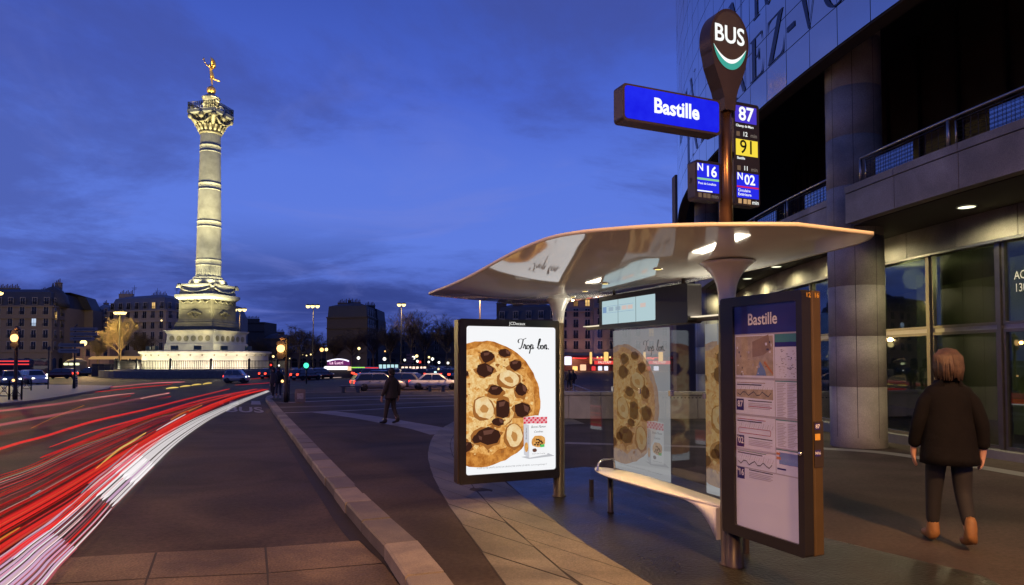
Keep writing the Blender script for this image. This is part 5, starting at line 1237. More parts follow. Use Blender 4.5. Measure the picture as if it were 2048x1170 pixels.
haus('roofscape_building', 'dark rooftops and chimneys above the advert panel', [g2(990, 168), g2(1045, 166), g2(1119, 164)], 14, 11.5, 3, M_w[3], 3.2, M_slate, [(.1, .2, 2.5, 1.0), (.36, .2, 2.5, 2.6), (.62, .3, 3, 1.0)], 2.8)
tF, rF = haus('cafe_building', 'grey town house over the red lit cafe seen through the shelter', [g2(1117, 165), g2(1187, 165)], 14, 16.6, 5, M_w[1], 3.2, M_slate, [(.3, .3, 2.4, 1.2)], 2.55, [(13, E_wdim), (14, E_wlit)])
haus('cafe_building', 'second grey town house right of the one with lit top windows', [g2(1188, 164), g2(1262, 164)], 14, 17.4, 5, M_w[2], 3.2, M_slate, [(.4, .3, 2.4, 1.2)], 2.6)
haus('cafe_building', 'dark town house nearest to the opera stair tower', [g2(1263, 163), g2(1370, 163)], 14, 18.4, 5, M_w[2], 3.2, M_slate, [(.4, .3, 2.4, 1.2)], 2.8, [(5, E_wdim)])
# ================================================================ BARE WINTER TREES
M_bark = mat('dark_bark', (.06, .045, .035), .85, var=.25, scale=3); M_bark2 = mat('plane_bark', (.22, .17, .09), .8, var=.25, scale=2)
def tree_parts(seed, h, spread, dens=1.0, rise=.55):
    r = random.Random(seed); tr, cr = MB(), MB(); tip = Vector((r.uniform(-.2, .2), r.uniform(-.2, .2), h*.42))
    tr.tube([(0, 0, -.1), (.02, .03, h*.15), tuple(tip*.7), tuple(tip)], [h*.028, h*.02, h*.017, h*.013], 8)
    def grow(p, d, L, rad, lev):
        k = 4 if lev < 3 else 3; P = [p]; q = p
        for i in range(k):
            d = (d+Vector((r.gauss(0, .13), r.gauss(0, .13), r.gauss(.05, .10)))).normalized(); q = q+d*(L/k); P.append(q)
        cr.tube(P, [rad*(1-.55*i/k) for i in range(k+1)], 5 if lev < 2 else 3, cap=False)
        if lev >= 5: return
        for i in range(1, k+1):
            for _ in range((2 if r.random() < .75*dens else 1) if lev < 4 else (4 if r.random() < .8*dens else 3)):
                a = r.uniform(0, 6.28); side = Vector((math.cos(a), math.sin(a), r.uniform(-.15, .75))); nd_ = (d*rise+side*.62).normalized()
                if i < k and r.random() < .22: continue
                grow(P[i], nd_, L*r.uniform(.5, .72), max(.015, rad*(1-.55*i/k)*.64), lev+1+(1 if r.random() < .3 else 0))
    n0 = 5
    for i in range(n0):
        a = 6.28*i/n0+r.uniform(-.3, .3); grow(tip*r.uniform(.75, 1.0), Vector((math.cos(a)*spread, math.sin(a)*spread, r.uniform(.7, 1.2))).normalized(), h*.29, h*.010, 1)
    grow(tip, Vector((0, 0, 1)), h*.32, h*.011, 1)
    return tr, cr
_tp = {}
def tree(px, ptop, Yd, label, kind=0, m=None, base=None, wide=1., group='bare winter trees around the square'):
    x, y, zt = A(px, ptop, Yd); h = zt+.95; key = (kind, (m or M_bark).name)
    t = thing('bare_tree', label, 'tree', (x, y, -.92), (px*.37) % 6.28, group)
    if key not in _tp:
        T, Cc = tree_parts(100+kind, 10, [.62, .8, .7, .55][kind]); zmax = max(v[2] for v in Cc.v)
        a = T.build('trunk', m or M_bark, t); c = Cc.build('crown', m or M_bark, t, flip=False); _tp[key] = (a.data, c.data, zmax)
    else:
        for nme, d in zip(('trunk', 'crown'), _tp[key][:2]): o = bpy.data.objects.new(nme, d); COL.objects.link(o); o.parent = t
    s = h/_tp[key][2]; t.scale = (s*wide, s*wide, s); return t
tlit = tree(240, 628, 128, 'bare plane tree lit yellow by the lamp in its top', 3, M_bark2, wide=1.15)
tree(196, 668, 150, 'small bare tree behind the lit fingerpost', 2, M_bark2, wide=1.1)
tree(286, 655, 150, 'dim bare tree between the lit tree and the monument', 2, M_bark, wide=1.2)
for px, pt, Yd, l, k, w in [(600, 648, 150, 'bare tree left of the tall lamp mast, crown against the sky', 1, 1.25), (628, 662, 158, 'bare tree directly behind the tall lamp mast', 0, 1.2), (668, 668, 150, 'dark bare tree in front of the left edge of the gabled building', 2, 1.3), (705, 655, 148, 'dark bare tree before the middle of the gabled building', 1, 1.3), (748, 648, 152, 'dark bare tree at the right corner of the gabled building', 0, 1.2),
                            (782, 638, 140, 'bare tree just left of the two-headed lamp mast', 2, 1.0), (822, 611, 128, 'tallest bare tree, right of the two-headed lamp mast', 0, 1.0), (850, 640, 140, 'bare tree between the tallest tree and the advert panel', 1, 1.1), (893, 624, 126, 'bare tree with dense crown beside the advert panel', 2, 1.1), (935, 655, 140, 'bare tree mostly hidden by the advert panel', 0, 1.2), (570, 690, 170, 'low bare tree behind the traffic light post', 1, 1.4), (520, 672, 190, 'dark bare tree right of the monument', 2, 1.6)]:
    tree(px, pt, Yd, l, k, wide=w)

# ================================================================ LAMPS
E_lampw = emat('warm_lamp', (1., .74, .30), 2.6); E_lampc = emat('white_lamp', (1., .96, .82), 2.2); E_lampo = emat('orange_lamp', (1., .52, .16), 2.4)
def mast(px, py, Yd, label, heads, light=0):
    x, y, z = A(px, py, Yd); t = thing('lamp_mast', label, 'lamp mast', (x, y, -.92), 0, 'tall lamp masts'); z += .92
    b = MB(); b.lathe([(.22, 0), (.16, .6), (.13, 2), (.07, z-.3)], 10); b.build('pole', M_iron, t)
    for i, dx in enumerate(heads):
        b = MB(); b.tube([(0, 0, z-.35), (dx, 0, z-.1)], .05, 6); b.lathe([(.02, z+.28), (.35, z+.18), (.42, z-.02)], 12, dx, 0); h_ = b.build('lamp_head', M_iron, t)
        b = MB(); b.lathe([(.40, z-.02), (.34, z-.22), (.15, z-.34), (.001, z-.36)], 12, dx, 0); b.sphere((dx, -.05, z-.12), .38, 10); b.build('lamp_glass', E_lampw, h_)
    if light: lamp('POINT', (0, -1.2, z-.9), light, (1, .74, .20), t, .5)
    else: lamp('SPOT', (heads[0], -.3, z-.5), 1500, (1, .66, .30), t, .4, (0, 0, 0), R(150), .6)
    return t
mast(627, 611, 125, 'tall lamp mast with three bright heads left of the gabled building', (-1.0, -.15, .75))
mast(803, 608, 125, 'tall lamp mast with two separate heads among the bare trees', (-.42, .42))
mast(480, 618, 128, 'tall lamp mast with three heads just right of the pedestal', (-.9, 0, .85))
mast(240, 624, 124, 'tall lamp mast rising through the lit plane tree', (-.75, -.2, .35, .8), 2400)
mast(-4, 585, 118, 'tall lamp mast cut by the left edge of the photo', (-.5, .5), 26000)
x_, y_, z_ = A(960, 610, 60)
t = thing('lamp_mast', 'thin mast behind the advert panel, with an added lamp head hidden by the canopy', 'lamp mast', (x_, y_, hz(60)-.05)); z_ = 9.0; b = MB(); b.lathe([(.10, 0), (.05, z_)], 8); b.build('pole', M_iron, t); b = MB(); b.bbox(-.45, .45, -.14, .14, z_, z_+.14, .03); h_ = b.build('lamp_head', M_iron, t); b = MB(); b.box(-.4, .4, -.1, .1, z_-.015, z_-.003); b.build('lens', emat('sodium_lens', (1, .6, .25), 3), h_); lamp('SPOT', (0, 0, z_-.05), 9000, (1, .55, .25), t, .3, (0, 0, 0), R(165), .8)  # lamp head and its light added out of view, to warm the cars
def globe(px, py, Yd, rad, m, label, light=0):
    x, y, z = A(px, py, Yd); t = thing('street_lamp', label, 'street lamp', (x, y, -.93), 0, 'small street lamps round the square'); z += .93
    b = MB(); b.lathe([(.09, 0), (.05, .3), (.035, max(.4, z-rad))], 8); b.build('pole', M_iron, t)
    b = MB(); b.sphere((0, 0, z), rad, 10); g_ = b.build('lantern', m, t)
    b = MB(); b.lathe([(rad*.6, z+rad*.95), (rad*.3, z+rad*1.3), (.01, z+rad*1.5)], 8); b.build('cap', M_iron, g_)
    if light: lamp('POINT', (0, 0, z+.05+rad*1.6), light, (1, .6, .25), t, .3)
for i, (px, py, Yd, rad, m, l) in enumerate([
    (643.5, 699.5, 120, .36, E_lampo, 'orange lamp left of a paler one beside the gabled building'), (652.8, 699, 122, .28, E_lampw, 'pale lamp at the left foot of the gabled building'), (718, 697, 125, .26, E_lampw, 'upper of two warm lamps before the gabled building'), (717, 716, 110, .26, E_lampc, 'lower white lamp before the gabled building'),
    (769, 718, 105, .26, E_lampc, 'white globe lamp above the lit glass pavilion'), (770, 702.5, 130, .14, E_lampo, 'faint lamp high above the lit glass pavilion'), (827, 715.5, 105, .28, E_lampc, 'largest white globe lamp right of the brown signpost'), (833.5, 712, 120, .26, E_lampw, 'warm lamp touching the largest white globe lamp'), (835, 722.5, 105, .2, E_lampc, 'white lamp left of the red signal light'),
    (809.5, 720, 105, .18, E_lampc, 'small white lamp left of the brown signpost'), (858, 714.5, 120, .18, E_lampw, 'small warm lamp left of the brighter white lamp'), (865, 718, 110, .24, E_lampc, 'bright white lamp halfway between signpost and advert panel'), (857.5, 724, 110, .18, E_lampc, 'low white lamp under the warm one'), (878, 725, 110, .2, E_lampc, 'white lamp second from the advert panel'),
    (896, 726, 110, .2, E_lampc, 'white lamp nearest to the advert panel'), (877, 738, 90, .12, E_lampw, 'tiny low lamp above the white saloon'), (546.5, 713, 130, .22, E_lampw, 'warm lamp left of the near traffic light'), (565.5, 715, 130, .2, E_lampo, 'lamp right behind the near traffic light post'), (579.5, 718, 130, .18, E_lampw, 'warm lamp right of the near traffic light'),
    (605, 709, 150, .12, E_lampw, 'tiny lamp left of two others beyond the green signal'), (613, 711, 150, .14, E_lampw, 'tiny lamp in the middle beyond the green signal'), (621.5, 709, 150, .16, E_lampw, 'tiny lamp right of two others beyond the green signal'), (558, 731, 90, .12, E_lampc, 'tiny white lamp low behind the couple'), (167, 686, 120, .55, E_lampw, 'large bright lamp behind the fingerpost'), (323, 641, 170, .2, E_lampw, 'single lamp on the balcony line behind the monument')]):
    globe(px, py, Yd, rad, m, l, 9000 if i == 23 else 0)
# traffic lights
def traffic(px, pbase, ptop, plamp, m, label, rad=.1, off=-.18, light=0, col=(1, .45, .1)):
    x, y, z0 = G(px, pbase, 0); zt = A(px, ptop, y)[2]-z0; zl = A(px, plamp, y)[2]-z0
    t = thing('traffic_light', label, 'traffic light', (x, y, z0), 0)
    b = MB(); b.lathe([(.12, 0), (.12, .5), (.095, .55), (.08, zt-.1), (.10, zt-.05), (.02, zt)], 14); b.build('post', M_iron, t)
    b = MB(); b.prism(rrect(-.16, .16, -.50, .36, .09), (off, -.13, zl), X, Z, NY, -.2); hb = b.build('signal_box', M_iron, t)
    for k, mm in ((0, m), (1, M_black), (-1, M_black)):
        b = MB(); P = [(off+rad*math.cos(q*math.pi/8), -.145, zl+.27*k-.06*abs(k)+rad*math.sin(q*math.pi/8)) for q in range(16)]
        b.poly(P); b.add(P+[(off, -.19 if k == 0 else -.15, zl+.27*k-.06*abs(k))], [(i, (i+1) % 16, 16) for i in range(16)]); b.build('signal_lens', mm, hb)
    b = MB(); b.lathe([(.10, zl+.42), (.16, zl+.45), (.12, zl+.56), (.02, zl+.60)], 12, off+.05, 0); b.build('cap', mat('brown_cap', (.12, .08, .05), .5), t)
    b = MB(); b.sphere((off*.6, -.14, 1.05), .07, 8); b.build('repeater_lamp', m, t)
    if light: lamp('POINT', (off, -.45, zl), light, col, t, .1)
    return t
E_amber = emat('amber_signal', (1., .52, .18), 3.0)
traffic(572, 805, 674, 697, E_amber, 'traffic light post with a glowing amber signal on the pavement corner', .20, -.24, 90)
traffic(30, 800, 652, 676, E_amber, 'traffic light post with a glowing amber signal at the left island', .22, -.02, 90)
def small_signal(px, py, Yd, m, label, r_=.15):
    x, y, z = A(px, py, Yd); t = thing('traffic_light', label, 'traffic light', (x, y, -.93)); z += .93
    b = MB(); b.lathe([(.07, 0), (.06, z+.3)], 8); b.build('post', M_iron, t); b = MB(); b.prism(rrect(-.2, .2, -.5, .35, .08), (0, -.1, z), X, Z, NY, -.2); b.build('signal_box', M_iron, t)
    b = MB(); b.sphere((0, -.12, z), r_, 10); b.build('signal_lens', m, t)
small_signal(613, 731, 75, emat('green_signal', (.08, .95, .55), 1.6), 'distant traffic light glowing green right of the near post', .3)
small_signal(840, 724, 95, emat('red_signal', (1., .05, .03), 1.8), 'distant traffic light glowing red among the white lamps', .18)
small_signal(542.5, 730, 80, emat('red_signal', (1., .05, .03)), 'distant traffic light glowing red left of the couple', .12)
# ================================================================ STREET FURNITURE
def at(px, py, z=0): return G(px, py, z)
M_sign = mat('beige_sign', (.30, .24, .19), .55, var=.1, scale=3); M_lead = mat('sign_print', (.08, .06, .05), .5, var=0)
x, y, _ = G(148, 779, 0); sz_ = _; sgn = thing('fingerpost', 'street direction signpost with stacked beige finger boards', 'signpost', (x, y, _)); k_ = y/FPX
b = MB(); b.lathe([(.07, 0), (.06, 5.2)], 10); b.lathe([(.11, 0), (.11, 1.0), (.07, 1.05)], 10); b.build('pole', M_iron, sgn)
def zpx(py): return A(148, py, y)[2]-sz_
for x0, x1, p0, p1, arrow in ((115, 168, 686.5, 694, 1), (115, 158, 697, 706, 1), (139, 192, 655, 662, 0), (139, 193, 664.5, 671.5, 0), (139, 186, 674, 681, 0)):
    X0, X1 = (x0-148)*k_, (x1-148)*k_; z1, z0 = zpx(p0), zpx(p1); hb_ = (z1-z0)/2
    P = [(X0+(.12 if arrow else 0), z0), (X1, z0), (X1+(0 if arrow else .12), (z0+z1)/2), (X1, z1), (X0+(.12 if arrow else 0), z1)]+([(X0, (z0+z1)/2)] if arrow else [])
    b = MB(); b.prism(P, (0, -.10, 0), X, Z, Y, .04); f = b.build('finger_board', M_sign, sgn)
    b = MB(); b.box(X0+.25, X1-.15, -.106, -.102, (z0+z1)/2-.03, (z0+z1)/2+.03); b.build('board_print', M_lead, f)
for z in (5.2, 5.35):
    b = MB(); b.sphere((.9*(z-5.2), 0, z), .09, 8); b.build('finial', M_lead, sgn)
x, y, _ = G(96, 780, 0); t = thing('sign_pole', 'slim dark pole on the left traffic island', 'pole', (x, y, _)); b = MB(); b.lathe([(.08, 0), (.05, .1), (.045, 3.55), (.01, 3.6)], 10); b.build('pole', M_iron, t); b = MB(); b.box(-.1, .1, -.03, .03, 3.2, 3.5); b.build('plate', M_lead, t)
x, y, _ = G(152, 775, 0); t = thing('bollard', 'striped pale bollard on the left traffic island', 'bollard', (x, y, _)); b = MB(); b.lathe([(.12, 0), (.11, .9), (.08, 1.0)], 12)
b.build('body', mat('bollard_paint', (.4, .33, .3), .5), t); b = MB()
for i in range(4): b.lathe([(.116, .12+.22*i), (.116, .22+.22*i)], 12)
b.build('stripes', M_iron, t)
def barrier(px0, px1, py, label):
    p, q = Vector(G(px0, py, 0)), Vector(G(px1, py, 0)); d = (q-p); L_ = d.length; t = thing('street_barrier', label, 'barrier', p, math.atan2(d.y, d.x), 'iron street barriers with crossed bars'); n = max(1, round(L_/.62))
    for i in (0, 1):
        b = MB(); b.lathe([(.045, 0), (.04, .98), (.055, 1.0), (.01, 1.06)], 8, L_*i, 0); b.build('post', M_iron, t)
    b = MB()
    for z in (.22, .88): b.tube([(0, 0, z), (L_, 0, z)], .022, 6)
    for i in range(n):
        a, c = L_*i/n, L_*(i+1)/n; b.tube([(a, 0, .22), (c, 0, .88)], .017, 5); b.tube([(a, 0, .88), (c, 0, .22)], .017, 5); m_ = (a+c)/2
        b.tube([(m_+.11*math.cos(k*math.pi/5), 0, .55+.11*math.sin(k*math.pi/5)) for k in range(11)], .014, 5)
    b.build('crossed_bars', M_iron, t)
barrier(-26, 18, 800, 'crossed iron street barrier cut by the left edge'); barrier(18, 43, 800, 'crossed iron street barrier right beside the left traffic light'); barrier(44, 62, 783, 'short crossed iron street barrier set back behind the left traffic light')
# A-board
x, y, _ = G(600, 805, 0); ab = thing('sandwich_board', 'small worn sandwich board standing on the pavement corner', 'sandwich board', (x, y, _), R(20)); M_ab = mat('worn_board', (.20, .16, .14), .7, var=.3, scale=6)
for s in (-1, 1):
    b = MB(); P = rrect(-.24, .24, 0, .68, .08); b.prism(P, (0, s*.20, 0), X, (0, -s*.26, .97), (0, s, .26), .03); b.build('leaf', M_ab, ab)
b = MB(); b.box(-.15, .15, -.232, -.228, .18, .46); b.v = [(x_, y_+(z_*.268)-.02, z_) for x_, y_, z_ in b.v]; b.build('notice', mat('notice_print', (.4, .36, .33), .6, var=.3, scale=15), ab)
def slabbench(px, py, label, Lb=1.6):
    x, y, _ = G(px, py, 0); t = thing('stone_bench', label, 'bench', (x, y, _), R(4), 'stone slab benches at the far kerb')
    b = MB(); b.bbox(-Lb/2, Lb/2, -.22, .22, .40, .48, .015); b.build('seat', M_granite, t)
    for s in (-1, 1):
        b = MB(); b.bbox(s*Lb*.33-.12, s*Lb*.33+.12, -.18, .18, 0, .399, .01); b.build('leg', M_granite, t)
slabbench(702, 785, 'stone slab bench left of the silver estate car'); slabbench(873, 783, 'stone slab bench in front of the white saloon', 1.5)
x, y, _ = G(577.5, 801, 0); t = thing('bollard', 'thin dark post right behind the near traffic light', 'bollard', (x, y, _)); b = MB(); b.lathe([(.06, 0), (.05, .1), (.045, 1.0), (.06, 1.05), (.01, 1.1)], 10); b.build('body', M_iron, t); b = MB(); b.lathe([(.048, .85), (.048, .92)], 10); b.build('band', M_lead, t)
# dark hoarding and shop fronts beyond the road on the left
x, y, _ = A(236, 735, 106); t = thing('hoarding', 'dark site hoarding left of the monument railing', 'fence', (x, y, -.9)); b = MB()
for i in range(8): b.bbox(-4.1+1.02*i, -4.1+1.02*i+.99, 0, .06, 0, 2.0, .01)
b.build('panels', M_w[3], t); b = MB(); b.box(-4.1, 4.1, -.05, -.003, 1.7, 1.78); b.build('rail', M_iron, t)
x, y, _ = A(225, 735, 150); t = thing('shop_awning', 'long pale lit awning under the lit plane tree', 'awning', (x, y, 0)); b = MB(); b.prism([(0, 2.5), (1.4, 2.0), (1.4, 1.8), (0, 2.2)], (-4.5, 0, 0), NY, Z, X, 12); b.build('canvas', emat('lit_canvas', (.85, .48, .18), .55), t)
for xx in (-4.3, 1.5, 7.3):
    b = MB(); b.lathe([(.06, 0), (.06, 1.9)], 8, xx, -1.3); b.build('post', M_iron, t)
x, y, _ = A(145, 735, 112); t = thing('kiosk', 'brown kiosk with three glowing greenish panels below the fingerpost', 'kiosk', (x, y, -.93)); b = MB(); b.bbox(-1.3, 1.3, 0, 1.8, 0, 2.2, .03); b.lathe([(1.6, 2.2), (1.4, 2.5), (.3, 2.9)], 12, 0, .9); b.build('body', M_w[0], t)
for xx in (-1.1, -.25, .75):
    b = MB(); b.prism(rrect(xx-.35, xx+.38, 0, .38, .15), (0, -.06, 1.75), X, Z, Y, .06); b.build('lit_panel', emat('greenish_panel', (.95, 1., .55), 1.5), t)
x, y, _ = A(180, 700, 176); t = thing('lit_building', 'orange lit pale shop front behind the lamp and fingerpost', 'building', (x, y, 0)); b = MB(); b.box(-4.5, 5.0, 0, 5, 0, 5.5); b.build('wall', mat('orange_facade', (.45, .26, .14), .7, var=.3, scale=.6), t)
for xx in (-3, -.5, 2, 4):
    b = MB(); b.box(xx-.5, xx+.5, -.05, -.01, 2.6, 4.6); b.build('window', M_win, t)
# funfair stall, glass pavilion and lit front across the square
x, y, _ = A(677, 735, 100); fs = thing('funfair_stall', 'funfair stall with white neon arch, purple sign and glowing white front', 'stall', (x, y, -.93), 0); s_ = 100/FPX
zz_ = lambda py: A(677, py, 100)[2]+.93
b = MB(); b.box(-28*s_, 26*s_, 0, 3, 0, zz_(731)); b.build('body', M_w[3], fs)
b = MB(); P = [(-22*s_, zz_(731)), (23*s_, zz_(731)), (23*s_, zz_(722.5)), (14*s_, zz_(719.5)), (0, zz_(718.5)), (-12*s_, zz_(720)), (-22*s_, zz_(723))]; b.prism(P, (0, -.1, 0), X, Z, Y, .1); fa = b.build('fascia', emat('purple_fascia', (.16, .02, .14), .9), fs)
b = MB(); b.tube(spline([(-22*s_, -.16, zz_(722.5)), (-10*s_, -.16, zz_(719.5)), (2*s_, -.16, zz_(718.3)), (14*s_, -.16, zz_(720)), (21*s_, -.16, zz_(722.5))], 5), .11, 6); b.build('neon_arch', emat('white_neon', (.85, .82, 1.), 1.5), fa)
b = MB(); b.text('La Lucri', (-4*s_, -.13, zz_(725.7)), X, Z, .62, 0, 'CENTER', .012); b.build('lettering', emat('pink_neon', (1., .62, .85), 1.3), fa)
b = MB(); P = rrect(-28*s_, 22*s_, zz_(739.5), zz_(732.5), .2); b.prism(P, (0, -.3, 0), X, Z, Y, .2); b.build('lit_front', emat('white_front', (.92, .9, 1.), 1.5), fs)
b = MB(); b.box(19*s_, 26*s_, -.35, -.1, zz_(741), zz_(733)); b.build('lit_counter', emat('peach_front', (1., .62, .38), 1.1), fs)
b = MB(); b.box(25*s_, 53*s_, -.12, -.05, zz_(736), zz_(734)); b.build('green_strip', emat('green_neon', (.40, .85, .12), 1.1), fs); b = MB(); b.box(53*s_, 80*s_, -.12, -.05, zz_(736.5), zz_(734.8)); b.build('red_strip', emat('red_neon', (1., .06, .06), 1.1), fs)
b = MB(); b.box(24*s_, 81*s_, -.04, .1, 0, zz_(733.5)); b.build('side_booth', M_w[3], fs)
def litbox(px0, px1, p0, p1, Yd, name, label, cat, m, cols):
    x0, x1 = A(px0, 735, Yd)[0], A(px1, 735, Yd)[0]; z1, z0 = A(px0, p0, Yd)[2], A(px0, p1, Yd)[2]; t = thing(name, label, cat, ((x0+x1)/2, Yd, -.93)); z0 += .8; z1 += .8; w = (x1-x0)/2
    b = MB(); b.box(-w-.1, w+.1, .05, 3, 0, z1+.35); b.build('body', M_w[3], t); b = MB(); b.box(-w-.2, w+.2, -.3, 3.1, z1+.25, z1+.4); b.build('roof', M_iron, t)
    for i in range(cols):
        a, c = -w+2*w*i/cols, -w+2*w*(i+1)/cols; b = MB(); b.box(a+.08, c-.08, -.02, .04, z0+.12, z1+.12); b.build('lit_pane', m, t)
    return t
litbox(757, 797, 729, 739, 104, 'glass_pavilion', 'glass pavilion with pale cyan lit panes behind the silver estate', 'pavilion', emat('cyan_lit_pane', (.55, .85, .9), .95), 5)
litbox(802, 853, 733, 747, 98, 'lit_shopfront', 'long shop front glowing pinkish white above the parked cars', 'shop', emat('pink_lit_pane', (1., .72, .55), 1.5), 7)
# brown town signs among the lamps
x, y, _ = A(818, 735, 90); t = thing('town_sign', 'brown and white stacked town sign among the white lamps', 'sign', (x, y, -.93)); b = MB(); b.lathe([(.06, 0), (.05, 3.7)], 8); b.build('pole', M_iron, t)
for i in range(4):
    z = 1.85+.42*i; b = MB(); b.bbox(-.55+(.2 if i > 0 else -.2), .45+(.2 if i > 0 else -.2), -.1, -.06, z, z+.3, .02); b.build('board', mat('brown_sign_board', (.22, .10, .08), .5), t)
# cafe front under the grey houses; right-hand copy builds its reflection in the glass
x0, y0 = g2(1117, 162.5); cf = thing('lit_cafe', 'red lit cafe front with neon name and glowing heaters seen past the shelter post, with its reflection built again at right', 'cafe', (x0, y0, 0)); s_ = 162.5/FPX
cz = lambda py: A(1117, py, 162.5)[2]; cx = lambda px: (px-1117)*s_
b = MB(); b.box(0, cx(1365), 0, 1.4, -.9, cz(711)); b.build('front_wall', mat('dark_red_front', (.07, .02, .015), .5, var=.2), cf)
b = MB(); b.prism([(0, cz(711)), (1.6, cz(715)), (1.6, cz(717.5)), (0, cz(714))], (cx(1144), 0, 0), NY, Z, X, cx(1226)-cx(1144)); b.prism([(0, cz(711)), (1.6, cz(715)), (1.6, cz(717.5)), (0, cz(714))], (cx(1232), 0, 0), NY, Z, X, cx(1345)-cx(1232)); b.build('awning', mat('red_awning', (.25, .02, .02), .6), cf)
b = MB(); b.box(cx(1148), cx(1172), -1.68, -1.62, cz(718), cz(716)); b.box(cx(1187), cx(1226), -1.68, -1.63, cz(728.5), cz(721.5)); b.box(cx(1294), cx(1337), -1.68, -1.63, cz(728.5), cz(721.5)); b.build('neon_band', emat('red_neon', (1., .06, .06)), cf)
for c in (1207, 1315):  # second sign stands for the first one reflected in the shelter glass
    b = MB(); b.text('FALSTAFF', (cx(c), -1.72, cz(725)), X, Z, .78, 0, 'CENTER', .02, .15, .92); b.build('lettering', emat('pink_white_neon', (1., .75, .62), 1.3), cf)
for px_h, w_ in ((1180, 2.2), (1210, 4.4), (1286, 2.2), (1318, 4.4)):
    b = MB(); b.prism(rrect(cx(px_h-w_), cx(px_h+w_), cz(722.5 if w_ > 3 else 728), cz(704), .2), (0, -1.95, 0), X, Z, Y, .2); b.build('heater', emat('orange_heater', (1., .58, .18), 1.5), cf)
for px_h, p0, p1, w_, m in ((1136, 713, 730, 7, 'white_neon'), (1166, 729, 741, 6, 'peach_front'), (1150, 735, 744, 5, 'orange_heater'), (1187, 737, 748, 4, 'red_neon'), (1200, 737, 748, 4, 'white_neon'), (1212, 737, 748, 4, 'white_neon'), (1245, 716, 730, 5, 'white_neon'), (1270, 732, 741, 4, 'peach_front'), (1297, 737, 748, 4, 'red_neon'), (1312, 737, 748, 5, 'white_neon')):
    b = MB(); b.prism(rrect(cx(px_h-w_), cx(px_h+w_), max(-.85, cz(p1)), max(.2, cz(p0)), .15), (0, -.1, 0), X, Z, Y, .08); b.build('lit_window', _mats[m], cf)
for px_h in (1193, 1201, 1218, 1232, 1251): 
    b = MB(); b.sphere((cx(px_h), -1.8, cz(714.5)), .18, 8); b.build('bulb', E_lampw, cf)

for xx, e_ in ((cx(1150), 700), (cx(1200), 900), (cx(1300), 900)): lamp('POINT', (xx, -3.2, 1.6), e_, (1., .42, .22), cf, .4)
